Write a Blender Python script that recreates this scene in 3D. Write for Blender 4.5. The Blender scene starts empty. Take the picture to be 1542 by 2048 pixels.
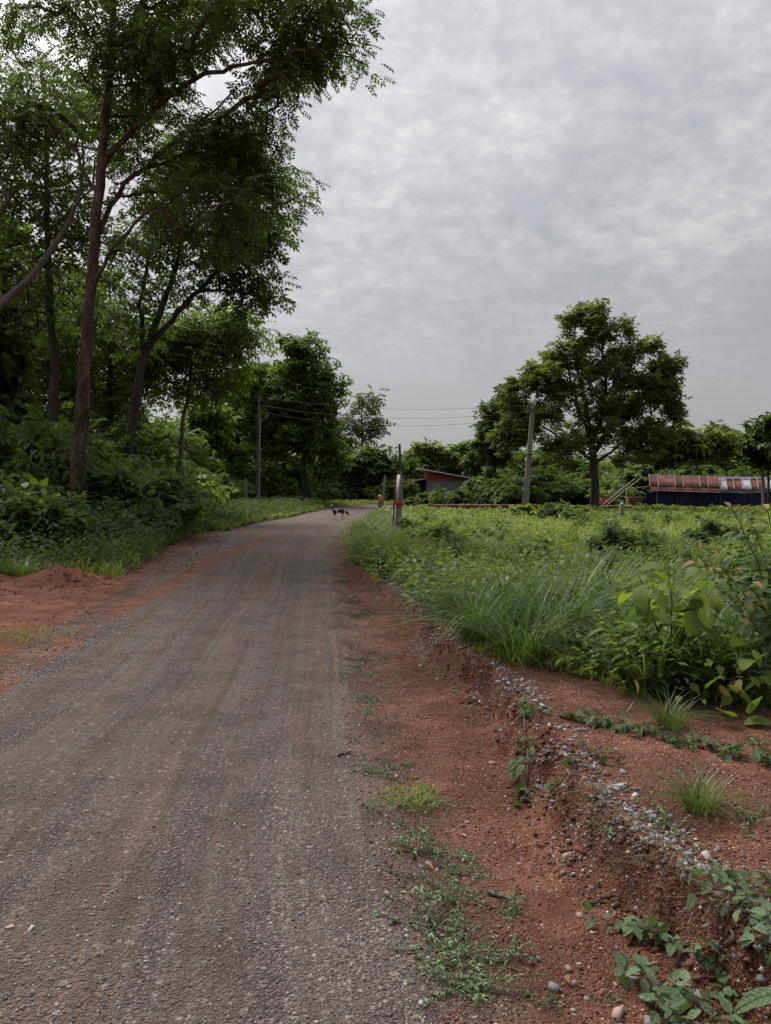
import bpy, math
import numpy as np

sc = bpy.context.scene
COL = sc.collection
RNG = np.random.default_rng(7)
PI = math.pi

# ------------------------------------------------------------------ camera
F_PX, CX, CY = 1518.0, 771.0, 1024.0      # photograph pixels (1542 x 2048)
CAM_Z, PITCH = 1.5, math.atan(56 / 1518.0)
cam_d = bpy.data.cameras.new('camera')
cam_d.sensor_fit = 'VERTICAL'
cam_d.sensor_height = 24.0
cam_d.lens = 24.0 * F_PX / 2048.0
cam_d.clip_start, cam_d.clip_end = 0.05, 3000
cam = bpy.data.objects.new('camera', cam_d)
COL.objects.link(cam)
cam.location = (0, 0, CAM_Z)
cam.rotation_euler = (PI / 2 - PITCH, 0, 0)
sc.camera = cam

# ------------------------------------------------------------------ sky, sun, exposure
SUN_AZ, SUN_EL = math.radians(-32), math.radians(52)     # azimuth from +Y towards +X
sun_dir = (math.sin(SUN_AZ) * math.cos(SUN_EL), math.cos(SUN_AZ) * math.cos(SUN_EL), math.sin(SUN_EL))
world = bpy.data.worlds.new('World')
sc.world = world
world.use_nodes = True
wt = world.node_tree
wt.nodes.clear()


def N(t, typ, **kw):
    n = t.nodes.new(typ)
    for k, v in kw.items():
        setattr(n, k, v)
    return n


def math_node(t, op, a, b=None, clamp=False):
    n = t.nodes.new('ShaderNodeMath')
    n.operation = op
    n.use_clamp = clamp
    for i, v in enumerate((a, b)):
        if v is None:
            continue
        if isinstance(v, (int, float)):
            n.inputs[i].default_value = v
        else:
            t.links.new(v, n.inputs[i])
    return n.outputs[0]


def map_range(t, v, a, b, c=0.0, d=1.0, smooth=True):
    n = t.nodes.new('ShaderNodeMapRange')
    n.interpolation_type = 'SMOOTHSTEP' if smooth else 'LINEAR'
    t.links.new(v, n.inputs['Value'])
    n.inputs['From Min'].default_value = a
    n.inputs['From Max'].default_value = b
    n.inputs['To Min'].default_value = c
    n.inputs['To Max'].default_value = d
    return n.outputs[0]


def mix_col(t, fac, a, b, blend='MIX'):
    n = t.nodes.new('ShaderNodeMix')
    n.data_type = 'RGBA'
    n.blend_type = blend
    for sock, v in ((n.inputs[0], fac), (n.inputs[6], a), (n.inputs[7], b)):
        if isinstance(v, (int, float)):
            sock.default_value = v
        elif isinstance(v, tuple):
            sock.default_value = (*v[:3], 1)
        else:
            t.links.new(v, sock)
    return n.outputs[2]


def ramp(t, v, stops, interp='LINEAR'):
    n = t.nodes.new('ShaderNodeValToRGB')
    n.color_ramp.interpolation = interp
    el = n.color_ramp.elements
    while len(el) < len(stops):
        el.new(0.5)
    for e, (p, c) in zip(el, stops):
        e.position = p
        e.color = (*c, 1) if len(c) == 3 else c
    t.links.new(v, n.inputs[0])
    return n.outputs[0]


def noise(t, vec, scale, detail=4, rough=0.55, dist=0.0):
    n = t.nodes.new('ShaderNodeTexNoise')
    n.inputs['Scale'].default_value = scale
    n.inputs['Detail'].default_value = detail
    n.inputs['Roughness'].default_value = rough
    n.inputs['Distortion'].default_value = dist
    if vec is not None:
        t.links.new(vec, n.inputs['Vector'])
    return n.outputs['Fac']


wout = N(wt, 'ShaderNodeOutputWorld')
bg = N(wt, 'ShaderNodeBackground')
bg.inputs['Strength'].default_value = 0.096
wt.links.new(bg.outputs[0], wout.inputs[0])
sky = N(wt, 'ShaderNodeTexSky')
sky.sky_type = 'NISHITA'
sky.sun_disc = False
sky.sun_elevation = SUN_EL
sky.sun_rotation = SUN_AZ
sky.air_density, sky.dust_density, sky.ozone_density = 1.0, 3.0, 1.0
tc = N(wt, 'ShaderNodeTexCoord')
sep = N(wt, 'ShaderNodeSeparateXYZ')
wt.links.new(tc.outputs['Generated'], sep.inputs[0])
zc = math_node(wt, 'MAXIMUM', sep.outputs[2], 0.0)
den = math_node(wt, 'ADD', zc, 0.30)
comb = N(wt, 'ShaderNodeCombineXYZ')
wt.links.new(math_node(wt, 'DIVIDE', sep.outputs[0], den), comb.inputs[0])
wt.links.new(math_node(wt, 'DIVIDE', sep.outputs[1], den), comb.inputs[1])
n_big = noise(wt, comb.outputs[0], 2.2, 5, 0.55, 0.5)
n_mid = noise(wt, comb.outputs[0], 17.0, 5, 0.62, 0.25)
n_sum = math_node(wt, 'ADD', math_node(wt, 'MULTIPLY', n_big, 0.56), math_node(wt, 'MULTIPLY', n_mid, 0.44))
cl = ramp(wt, n_sum, [(0.37, (1.16, 1.155, 1.235)), (0.46, (1.33, 1.325, 1.39)), (0.54, (1.55, 1.53, 1.57)), (0.63, (1.93, 1.87, 1.85))])
# plain grey veil towards the horizon
cl = mix_col(wt, map_range(wt, sep.outputs[2], 0.02, 0.34), (1.50, 1.50, 1.54), cl)
# overcast sky: brighter towards the zenith all round
cl = mix_col(wt, 1.0, cl, math_node(wt, 'ADD', math_node(wt, 'MULTIPLY', zc, 0.85), 0.86), 'MULTIPLY')
# bright cloud in front of the hidden sun, darker cloud away from it
dotn = N(wt, 'ShaderNodeVectorMath', operation='DOT_PRODUCT')
wt.links.new(tc.outputs['Generated'], dotn.inputs[0])
dotn.inputs[1].default_value = sun_dir
glow = math_node(wt, 'ADD', map_range(wt, dotn.outputs['Value'], 0.84, 1.0, 0.0, 2.2), map_range(wt, dotn.outputs['Value'], 0.35, 1.0, 0.94, 1.35))
cl = mix_col(wt, 1.0, cl, glow, 'MULTIPLY')
skyc = mix_col(wt, 0.95, sky.outputs[0], cl)
wt.links.new(skyc, bg.inputs['Color'])

sun_l = bpy.data.lights.new('sun', 'SUN')
sun_l.energy, sun_l.angle, sun_l.color = 1.5, math.radians(30), (1.0, 0.95, 0.87)
sun_o = bpy.data.objects.new('sun', sun_l)
COL.objects.link(sun_o)
from mathutils import Vector, Matrix
sun_o.rotation_euler = Vector(sun_dir).to_track_quat('Z', 'Y').to_euler()
sun_o.location = (-20, 40, 40)

sc.view_settings.view_transform = 'Standard'
sc.view_settings.look = 'None'
sc.view_settings.exposure = 1.53
sc.view_settings.gamma = 1.0
sc.cycles.max_bounces = 4
sc.cycles.diffuse_bounces = 3
sc.cycles.glossy_bounces = 2
sc.cycles.transmission_bounces = 3
sc.cycles.transparent_max_bounces = 4
sc.cycles.sample_clamp_indirect = 4


# ------------------------------------------------------------------ picture <-> place
def ray(px, py):
    u, v = (px - CX) / F_PX, (CY - py) / F_PX
    cp, sp = math.cos(PITCH), math.sin(PITCH)
    return np.array([u, cp + v * sp, -sp + v * cp])


def G(px, py, z=0.0):                 # the point at height z seen at a pixel
    d = ray(px, py)
    k = (z - CAM_Z) / d[2]
    return np.array([d[0] * k, d[1] * k, z])


def P(px, py, Y):                     # the point at distance Y seen at a pixel
    d = ray(px, py)
    k = Y / d[1]
    return np.array([d[0] * k, Y, CAM_Z + d[2] * k])


# ------------------------------------------------------------------ numpy helpers
def vnoise(x, y, seed=0):
    xi, yi = np.floor(x).astype(np.int64), np.floor(y).astype(np.int64)
    xf, yf = x - xi, y - yi
    u, v = xf * xf * (3 - 2 * xf), yf * yf * (3 - 2 * yf)

    def h(a, b):
        n = (a * 374761393 + b * 668265263 + seed * 974634777) & 0xFFFFFFFF
        n = ((n ^ (n >> 13)) * 1274126177) & 0xFFFFFFFF
        return ((n ^ (n >> 16)) & 0xFFFF) / 65535.0
    return (h(xi, yi) * (1 - u) + h(xi + 1, yi) * u) * (1 - v) + (h(xi, yi + 1) * (1 - u) + h(xi + 1, yi + 1) * u) * v - 0.5


def fbm(x, y, seed=0, oct=4):
    s, a = 0, 1.0
    for o in range(oct):
        s = s + a * vnoise(x, y, seed + o * 17)
        x, y, a = x * 2.03 + 5.1, y * 2.03 + 1.7, a * 0.5
    return s


def sstep(a, b, x):
    t = np.clip((x - a) / (b - a), 0, 1)
    return t * t * (3 - 2 * t)


def unit(v):
    return v / np.maximum(np.linalg.norm(v, axis=-1, keepdims=True), 1e-9)


def make_mesh(name, V, Fs, tint=None, smooth=False, attrs=None):
    V = np.asarray(V, dtype=np.float32).reshape(-1, 3)
    Fs = [np.asarray(f, dtype=np.int32) for f in Fs if len(f)]
    me = bpy.data.meshes.new(name)
    me.vertices.add(len(V))
    me.vertices.foreach_set('co', V.ravel())
    nl = sum(f.size for f in Fs)
    me.loops.add(nl)
    me.loops.foreach_set('vertex_index', np.concatenate([f.ravel() for f in Fs]))
    tot = np.concatenate([np.full(len(f), f.shape[1], np.int32) for f in Fs])
    me.polygons.add(len(tot))
    me.polygons.foreach_set('loop_start', np.concatenate([[0], np.cumsum(tot)[:-1]]).astype(np.int32))
    if smooth:
        me.polygons.foreach_set('use_smooth', np.ones(len(tot), bool))
    allat = dict(attrs or {})
    if tint is not None:
        allat['tint'] = tint
    for k, a in allat.items():
        at = me.attributes.new(k, 'FLOAT', 'POINT')
        at.data.foreach_set('value', np.asarray(a, dtype=np.float32))
    me.update(calc_edges=True)
    me.validate()
    return me


class MB:
    """collects faces of ONE mesh"""
    def __init__(self):
        self.V, self.T, self.F, self.n = [], [], {}, 0

    def add(self, V, F, tint=0.5):
        V = np.asarray(V, float).reshape(-1, 3)
        F = np.asarray(F, int)
        if not len(V):
            return self
        self.V.append(V)
        self.T.append(np.broadcast_to(np.asarray(tint, float), (len(V),)))
        self.F.setdefault(F.shape[1], []).append(F + self.n)
        self.n += len(V)
        return self

    def box(self, c, s, rot=None, tint=0.5, bev=0.0):
        c, s = np.asarray(c, float), np.asarray(s, float) / 2
        sg = np.array([[-1, -1, -1], [1, -1, -1], [1, 1, -1], [-1, 1, -1], [-1, -1, 1], [1, -1, 1], [1, 1, 1], [-1, 1, 1]], float)
        V = sg * s
        if rot is not None:
            V = V @ np.array(rot).T
        return self.add(V + c, [[0, 3, 2, 1], [4, 5, 6, 7], [0, 1, 5, 4], [1, 2, 6, 5], [2, 3, 7, 6], [3, 0, 4, 7]], tint)

    def tube(self, pts, rad, sides=8, tint=0.5, cap=True, wob=0.0, rng=None):
        pts = np.asarray(pts, float)
        rad = np.broadcast_to(np.asarray(rad, float), (len(pts),))
        tan = unit(np.gradient(pts, axis=0))
        ref = np.array([1.0, 0, 0]) if abs(tan[0][0]) < 0.8 else np.array([0, 1.0, 0])
        a = np.arange(sides) / sides * 2 * PI
        V = []
        for p, t, r in zip(pts, tan, rad):
            u = unit(ref - t * np.dot(ref, t))
            v = np.cross(t, u)
            rr = r * (1 + (wob * rng.standard_normal(sides) if wob else 0))
            V.append(p + np.outer(np.cos(a) * rr, u) + np.outer(np.sin(a) * rr, v))
        V = np.concatenate(V)
        i = np.arange(sides)
        F = []
        for k in range(len(pts) - 1):
            b = k * sides
            F.append(np.stack([b + i, b + (i + 1) % sides, b + sides + (i + 1) % sides, b + sides + i], 1))
        off = self.n
        self.add(V, np.concatenate(F), tint)
        if cap:
            for b, rev in ((0, True), ((len(pts) - 1) * sides, False)):
                c = pts[0] if rev else pts[-1]
                tri = np.stack([b + i, b + (i + 1) % sides, np.full(sides, len(V))], 1)
                if rev:
                    tri = tri[:, ::-1]
                Vc = np.concatenate([V[b:b + sides], [c]])
                tt = np.stack([i, (i + 1) % sides, np.full(sides, sides)], 1)
                self.add(Vc, tt[:, ::-1] if rev else tt, tint)
        return self

    def mesh(self, name, smooth=False):
        return make_mesh(name, np.concatenate(self.V), [np.concatenate(f) for f in self.F.values()], np.concatenate(self.T), smooth)

    def build(self, name, mat, parent=None, smooth=False, loc=None):
        return obj(name, self.mesh(name, smooth), mat, parent, loc)


def obj(name, me, mat=None, parent=None, loc=None):
    o = bpy.data.objects.new(name, me)
    COL.objects.link(o)
    if mat is not None and not len(me.materials):
        me.materials.append(mat)
    if parent is not None:
        o.parent = parent
    if loc is not None:
        o.location = loc
    return o


def tag(o, label=None, cat=None, group=None, kind=None):
    for k, v in (('label', label), ('category', cat), ('group', group), ('kind', kind)):
        if v:
            o[k] = v
    return o


def thing(name, label, cat, loc=(0, 0, 0), rz=0.0, group=None):
    o = bpy.data.objects.new(name, None)
    o.empty_display_size = 0.2
    COL.objects.link(o)
    o.location = tuple(float(v) for v in loc)
    o.rotation_euler = (0, 0, rz)
    return tag(o, label, cat, group)


_ONES = ['', 'first', 'second', 'third', 'fourth', 'fifth', 'sixth', 'seventh', 'eighth', 'ninth', 'tenth', 'eleventh', 'twelfth', 'thirteenth', 'fourteenth',
         'fifteenth', 'sixteenth', 'seventeenth', 'eighteenth', 'nineteenth']


def nth(n):
    if n < 20:
        return _ONES[n]
    t_ = {2: ('twenty', 'twentieth'), 3: ('thirty', 'thirtieth'), 4: ('forty', 'fortieth'), 5: ('fifty', 'fiftieth')}[n // 10]
    return t_[1] if n % 10 == 0 else t_[0] + '-' + _ONES[n % 10]


def count_off(objs, key, text):
    """label look-alikes by their order in the row"""
    for k, o_ in enumerate(sorted(objs, key=key)):
        o_['label'] = text.replace('#', nth(k + 1))


def copy_tree(o, parent=None):
    c = o.copy()
    COL.objects.link(c)
    c.parent = parent
    for ch in list(o.children):
        copy_tree(ch, c)
    return c


def place(tv, tf, pos, d, nrm, scale):
    """instances of a template: x along d, z towards nrm"""
    pos, d = np.asarray(pos, float), unit(np.asarray(d, float))
    nrm = np.asarray(nrm, float)
    z = unit(nrm - d * np.sum(nrm * d, -1, keepdims=True))
    y = np.cross(z, d)
    s = np.asarray(scale, float)
    if s.ndim == 1:
        s = np.repeat(s[:, None], 3, 1)
    tv = np.asarray(tv, float)
    V = (pos[:, None, :] + (tv[None, :, 0] * s[:, None, 0])[..., None] * d[:, None, :]
         + (tv[None, :, 1] * s[:, None, 1])[..., None] * y[:, None, :]
         + (tv[None, :, 2] * s[:, None, 2])[..., None] * z[:, None, :])
    n = len(tv)
    Fo = (np.asarray(tf)[None] + (np.arange(len(pos)) * n)[:, None, None]).reshape(-1, np.asarray(tf).shape[1])
    return V.reshape(-1, 3), Fo, n


def rdir(rng, n, zlo=-1.0, zhi=1.0):
    z = rng.uniform(zlo, zhi, n)
    a = rng.uniform(0, 2 * PI, n)
    r = np.sqrt(np.maximum(1 - z * z, 0))
    return np.stack([r * np.cos(a), r * np.sin(a), z], 1)


# leaf templates ------------------------------------------------------------
def t_leaf(w=0.42, fold=0.10, droop=0.12):
    V = [(0, 0, 0), (0.42, w / 2, fold), (1, 0, -droop), (0.42, -w / 2, fold)]
    return np.array(V), np.array([[0, 2, 1], [0, 3, 2]])


def t_leaf6(w=0.5, fold=0.08, droop=0.25):
    V = [(0, 0, 0), (0.30, w * .46, fold), (0.66, w * .40, fold - droop * .35), (1, 0, -droop),
         (0.66, -w * .40, fold - droop * .35), (0.30, -w * .46, fold), (0.48, 0, -droop * .1)]
    return np.array(V), np.array([[0, 6, 1], [1, 6, 2], [2, 6, 3], [3, 6, 4], [4, 6, 5], [5, 6, 0]])


def t_pinnate(pairs=4, ll=0.36, w=0.42, droop=0.25):
    lv, lf = t_leaf(w)
    pos, d, nr = [], [], []
    for k in range(pairs):
        x = 0.22 + 0.66 * k / max(pairs - 1, 1)
        z = -droop * x * x
        for s in (-1, 1):
            pos.append((x, 0, z)); d.append((0.55, s * 0.85, -0.22 - .15 * k / pairs)); nr.append((0.1, s * .25, 1))
    pos.append((0.92, 0, -droop * .85)); d.append((1, 0, -.55)); nr.append((.4, 0, 1))
    V, F, n = place(lv, lf, pos, d, nr, np.full(len(pos), ll))
    return V, F


def t_whorl(n=6, w=0.46, droop=0.5, up=0.25):
    lv, lf = t_leaf(w, 0.08, 0.18)
    a = np.arange(n) / n * 2 * PI + 0.3 * np.sin(np.arange(n) * 5.1)
    el = up - droop * (0.5 + 0.5 * np.sin(np.arange(n) * 3.7))
    d = np.stack([np.cos(a), np.sin(a), el], 1)
    nr = np.stack([-np.cos(a) * el, -np.sin(a) * el, np.ones(n)], 1)
    V, F, _ = place(lv, lf, d * 0.08, d, nr, 0.75 + 0.35 * np.abs(np.sin(np.arange(n) * 2.3)))
    return V, F


# ------------------------------------------------------------------ materials
def newmat(name):
    m = bpy.data.materials.new(name)
    m.use_nodes = True
    t = m.node_tree
    b = t.nodes['Principled BSDF']
    return m, t, b


def mat_leaf(name, dark, mid, light, trans=0.32, rough=0.5, spec=0.35, hue_obj=0.18):
    m, t, b = newmat(name)
    at = N(t, 'ShaderNodeAttribute', attribute_name='tint')
    c = ramp(t, at.outputs['Fac'], [(0.0, dark), (0.5, mid), (1.0, light)])
    oi = N(t, 'ShaderNodeObjectInfo')
    k = map_range(t, oi.outputs['Random'], 0, 1, 1 - hue_obj, 1 + hue_obj, False)
    c = mix_col(t, 1.0, c, k, 'MULTIPLY')
    t.links.new(c, b.inputs['Base Color'])
    b.inputs['Roughness'].default_value = rough
    b.inputs['Specular IOR Level'].default_value = spec
    tr = N(t, 'ShaderNodeBsdfTranslucent')
    c2 = mix_col(t, 1.0, c, (1.25, 1.3, 0.55), 'MULTIPLY')
    t.links.new(c2, tr.inputs['Color'])
    mx = N(t, 'ShaderNodeMixShader')
    mx.inputs[0].default_value = trans
    t.links.new(b.outputs[0], mx.inputs[1])
    t.links.new(tr.outputs[0], mx.inputs[2])
    t.links.new(mx.outputs[0], t.nodes['Material Output'].inputs[0])
    return m


def add_veins(m):
    t = m.node_tree
    b = t.nodes['Principled BSDF']
    tc = N(t, 'ShaderNodeTexCoord')
    sp = N(t, 'ShaderNodeSeparateXYZ')
    t.links.new(tc.outputs['Object'], sp.inputs[0])
    ay = math_node(t, 'ABSOLUTE', sp.outputs[1])
    st = math_node(t, 'SINE', math_node(t, 'MULTIPLY', math_node(t, 'SUBTRACT', sp.outputs[0], math_node(t, 'MULTIPLY', ay, .9)), 52.0))
    rib = map_range(t, st, .72, 1.0)
    mid = map_range(t, ay, .035, .0)
    v = math_node(t, 'MAXIMUM', rib, mid)
    nz = noise(t, tc.outputs['Object'], 5.5, 4, .65)
    src = b.inputs['Base Color'].links[0].from_socket
    c = mix_col(t, math_node(t, 'MULTIPLY', v, .45), src, mix_col(t, 1.0, src, (1.5, 1.4, 1.3), 'MULTIPLY'))
    c = mix_col(t, 1.0, c, map_range(t, nz, .3, .7, .72, 1.22, False), 'MULTIPLY')
    spot = map_range(t, noise(t, tc.outputs['Object'], 13, 2, .5), .66, .72)
    c = mix_col(t, math_node(t, 'MULTIPLY', spot, .6), c, (.16, .10, .05))
    for l in list(t.links):
        if l.from_socket == src and l.to_node.type in ('BSDF_PRINCIPLED',):
            t.links.remove(l)
    t.links.new(c, b.inputs['Base Color'])
    add_bump(t, b, math_node(t, 'ADD', math_node(t, 'MULTIPLY', v, -.6), nz), .6, .02)


def add_bump(t, b, h, strength=0.5, dist=0.02):
    bp = N(t, 'ShaderNodeBump')
    bp.inputs['Strength'].default_value = strength
    bp.inputs['Distance'].default_value = dist
    t.links.new(h, bp.inputs['Height'])
    t.links.new(bp.outputs[0], b.inputs['Normal'])


def mat_noise(name, stops, scale=4, detail=6, rough=0.8, bump=0.3, dist=0.01, stretch=(1, 1, 1), spec=0.3):
    m, t, b = newmat(name)
    tc = N(t, 'ShaderNodeTexCoord')
    mp = N(t, 'ShaderNodeMapping')
    mp.inputs['Scale'].default_value = stretch
    t.links.new(tc.outputs['Object'], mp.inputs[0])
    n = noise(t, mp.outputs[0], scale, detail, 0.62)
    n2 = noise(t, mp.outputs[0], scale * 6.3, 3, 0.6)
    f = math_node(t, 'ADD', math_node(t, 'MULTIPLY', n, 0.7), math_node(t, 'MULTIPLY', n2, 0.3))
    t.links.new(ramp(t, f, stops), b.inputs['Base Color'])
    b.inputs['Roughness'].default_value = rough
    b.inputs['Specular IOR Level'].default_value = spec
    if bump:
        add_bump(t, b, f, bump, dist)
    return m


def mat_tint(name, stops, rough=0.85, spec=0.25, nscale=40, interp='LINEAR'):
    m, t, b = newmat(name)
    at = N(t, 'ShaderNodeAttribute', attribute_name='tint')
    oi = N(t, 'ShaderNodeObjectInfo')
    tc = N(t, 'ShaderNodeTexCoord')
    n = noise(t, tc.outputs['Object'], nscale, 4, 0.6)
    c = ramp(t, at.outputs['Fac'], stops, interp)
    c = mix_col(t, 1.0, c, map_range(t, n, 0.25, 0.75, 0.65, 1.3, False), 'MULTIPLY')
    c = mix_col(t, 1.0, c, map_range(t, oi.outputs['Random'], 0, 1, 0.8, 1.2, False), 'MULTIPLY')
    t.links.new(c, b.inputs['Base Color'])
    b.inputs['Roughness'].default_value = rough
    b.inputs['Specular IOR Level'].default_value = spec
    add_bump(t, b, n, 0.4, 0.004)
    return m


M = {}
M['leaf_dark'] = mat_leaf('leaf_dark', (.042, .066, .020), (.076, .116, .034), (.130, .180, .050), .48)
M['leaf_mid'] = mat_leaf('leaf_mid', (.050, .084, .024), (.090, .142, .038), (.145, .205, .055), .48)
M['leaf_light'] = mat_leaf('leaf_light', (.085, .135, .028), (.150, .225, .044), (.240, .295, .080), .46)
M['leaf_teak'] = mat_leaf('leaf_teak', (.062, .086, .028), (.112, .146, .046), (.180, .205, .075), .50)
M['leaf_shrub'] = mat_leaf('leaf_shrub', (.050, .088, .036), (.092, .146, .058), (.140, .195, .088), .38, .7, .12)
M['grass'] = mat_leaf('grass', (.105, .145, .030), (.190, .250, .052), (.310, .320, .115), .44, .5, .3)
M['grass_tall'] = mat_leaf('grass_tall', (.050, .096, .020), (.088, .155, .031), (.160, .225, .070), .40, .42, .4)
M['straw'] = mat_leaf('straw', (.10, .065, .035), (.20, .14, .08), (.34, .26, .16), .15, .7, .2)
M['leaf_big'] = mat_leaf('leaf_big', (.10, .165, .040), (.17, .25, .060), (.27, .33, .085), .45, .5, .35)
M['leaf_pale'] = mat_leaf('leaf_pale', (.075, .130, .060), (.125, .195, .095), (.19, .26, .14), .25, .5, .4)
M['leaf_vine'] = mat_leaf('leaf_vine', (.040, .085, .026), (.075, .140, .045), (.13, .20, .075), .22, .42, .5)
M['leaf_bronze'] = mat_leaf('leaf_bronze', (.15, .12, .04), (.26, .18, .06), (.38, .25, .09), .30, .45, .4)
M['leaf_dead'] = mat_leaf('leaf_dead', (.10, .06, .035), (.22, .14, .085), (.42, .30, .20), .12, .7, .2)
for k_ in ('leaf_big', 'leaf_pale', 'leaf_vine', 'leaf_bronze', 'leaf_dead'):
    add_veins(M[k_])
M['stem'] = mat_noise('stem', [(0.3, (.05, .05, .025)), (0.7, (.12, .12, .06))], 20, 3, .7, .1)
M['bark'] = mat_noise('bark', [(0.32, (.016, .011, .009)), (0.44, (.052, .032, .024)), (0.53, (.105, .068, .053)), (0.62, (.15, .115, .098)), (0.72, (.21, .185, .17))], 4.2, 10, .95, 1.0, .08, (1, 1, .55))
M['bark_dark'] = mat_noise('bark_dark', [(0.3, (.020, .016, .013)), (0.5, (.050, .040, .032)), (0.7, (.095, .08, .065))], 3.5, 7, .9, .7, .03, (1, 1, .3))
M['bark_pale'] = mat_noise('bark_pale', [(0.3, (.06, .05, .042)), (0.5, (.13, .11, .095)), (0.7, (.22, .20, .18))], 3.5, 7, .9, .6, .03, (1, 1, .35))
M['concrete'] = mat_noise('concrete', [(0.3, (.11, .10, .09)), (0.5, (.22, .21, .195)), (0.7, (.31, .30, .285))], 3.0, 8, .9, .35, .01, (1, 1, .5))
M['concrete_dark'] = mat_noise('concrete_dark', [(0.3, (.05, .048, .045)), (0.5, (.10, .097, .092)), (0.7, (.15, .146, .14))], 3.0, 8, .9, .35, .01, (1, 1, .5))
M['wood'] = mat_noise('wood', [(0.3, (.05, .033, .022)), (0.5, (.12, .078, .05)), (0.7, (.20, .14, .095))], 5, 7, .85, .3, .01, (6, 6, .6))
M['bamboo'] = mat_noise('bamboo', [(0.3, (.20, .16, .11)), (0.6, (.36, .30, .22))], 6, 4, .6, .1)
M['straps'] = mat_noise('straps', [(0.3, (.40, .035, .02)), (0.7, (.58, .07, .04))], 8, 3, .5, .1)
M['white_board'] = mat_noise('white_board', [(0.3, (.55, .55, .56)), (0.7, (.74, .74, .76))], 5, 4, .5, .05)
M['red_edge'] = mat_noise('red_edge', [(0.3, (.18, .035, .018)), (0.7, (.30, .07, .035))], 6, 4, .7, .15)
M['orange_bag'] = mat_noise('orange_bag', [(0.35, (.36, .11, .02)), (0.5, (.52, .22, .05)), (0.66, (.62, .45, .22))], 9, 4, .5, .8, .05)
M['metal_dark'] = mat_noise('metal_dark', [(0.3, (.03, .03, .032)), (0.7, (.07, .07, .072))], 9, 3, .5, .1)
M['wire'] = mat_noise('wire', [(0.3, (.03, .03, .032)), (0.7, (.05, .05, .052))], 9, 2, .5, 0)
M['sheet_rust'] = mat_noise('sheet_rust', [(0.32, (.070, .021, .016)), (0.5, (.130, .042, .032)), (0.62, (.19, .082, .064)), (0.75, (.29, .21, .18))], 2.2, 7, .8, .25, .006, (1, 1, 1))
M['sheet_rust_dark'] = mat_noise('sheet_rust_dark', [(0.32, (.035, .012, .010)), (0.5, (.075, .024, .019)), (0.64, (.12, .05, .038)), (0.78, (.25, .18, .15))], 2.8, 7, .85, .3, .008)
M['sheet_zinc'] = mat_noise('sheet_zinc', [(0.3, (.24, .25, .28)), (0.55, (.36, .37, .41)), (0.70, (.24, .15, .11))], 2.4, 6, .5, .2, .005)
M['sheet_edge'] = mat_noise('sheet_edge', [(0.3, (.30, .20, .16)), (0.7, (.46, .38, .34))], 6, 4, .6, .1)
M['roof_grey'] = mat_noise('roof_grey', [(0.3, (.16, .165, .17)), (0.7, (.30, .31, .32))], 3, 5, .7, .2)
M['tarp_blue'] = mat_noise('tarp_blue', [(0.3, (.008, .014, .045)), (0.5, (.014, .026, .085)), (0.75, (.05, .07, .15))], 1.6, 6, .6, .4, .03, (1, 1, .4))
M['tarp_grey'] = mat_noise('tarp_grey', [(0.3, (.07, .085, .13)), (0.7, (.16, .18, .24))], 2.5, 5, .6, .3, .02)
M['wall_orange'] = mat_noise('wall_orange', [(0.3, (.30, .075, .028)), (0.7, (.42, .12, .05))], 3, 5, .85, .15)
M['wall_grey'] = mat_noise('wall_grey', [(0.3, (.34, .35, .37)), (0.7, (.50, .51, .53))], 2, 5, .85, .1)
M['laterite'] = mat_noise('laterite', [(0.3, (.06, .026, .016)), (0.5, (.13, .060, .038)), (0.7, (.24, .14, .095))], 3, 7, .95, .6, .04)
M['stone_blue'] = mat_tint('stone_blue', [(0.0, (.070, .068, .072)), (0.35, (.150, .150, .160)), (0.62, (.22, .205, .20)), (0.8, (.29, .285, .29)), (1.0, (.48, .46, .45))], .75, .3, 60)
M['stone_warm'] = mat_tint('stone_warm', [(0.0, (.15, .072, .045)), (0.5, (.26, .15, .098)), (1.0, (.42, .33, .26))], .8, .3, 50)
M['gravel'] = mat_tint('gravel', [(0.0, (.105, .094, .092)), (0.45, (.175, .157, .150)), (0.75, (.25, .228, .216)), (0.93, (.36, .335, .315)), (1.0, (.52, .49, .46))], .85, .25, 90)
M['pebble_red'] = mat_tint('pebble_red', [(0.0, (.070, .032, .022)), (0.5, (.145, .066, .044)), (0.85, (.23, .12, .08)), (0.95, (.40, .29, .21)), (1.0, (.58, .50, .42))], .9, .2, 90)

# ------------------------------------------------------------------ the lie of the land
LY = [-30, 0, 5.5, 10, 14, 21, 28, 35, 42, 48, 52, 55, 58, 60]
LX = [-3.2, -3.0, -2.9, -3.3, -3.9, -4.9, -4.9, -4.1, -3.7, -3.3, -2.0, 1.5, 12, 60]
RY = [-30, 0, 2.2, 3.1, 4.5, 6.3, 8, 12.5, 17, 21, 32, 40, 46, 50, 53]
RX = [1.6, .55, .16, -.03, -.22, -.34, -.50, -.90, -1.35, -1.50, -1.30, -.6, 1.1, 4.6, 40]
KY = [-30, -3, 0, 1.5, 2.2, 2.46, 2.96, 3.58, 4.53, 6.36, 8.83, 11.3, 13, 18, 32, 40, 46, 50, 53]
KX = [3.4, 1.9, 1.55, 1.25, 1.10, 1.02, .91, .85, .83, .54, .28, -.20, -.6, -1.05, -.95, -.25, 1.5, 5, 40.5]
roadL = lambda y: np.interp(y, LY, LX)
roadR = lambda y: np.interp(y, RY, RX)
ridge = lambda y: np.interp(y, KY, KX)
VX = [-50, .55, .85, 1.3, 1.58, 1.9, 2.2, 3, 6, 60]
VY = [6.9, 6.6, 5.75, 5.25, 4.62, 4.35, 4.30, 3.9, 3.2, 2.0]


def veg_field(x, y):                 # > 0 inside the grown-over field
    return np.minimum(y - np.interp(x, VX, VY), (x - ridge(y) - 0.02 + 0.0 * x) * 1.5)


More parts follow.
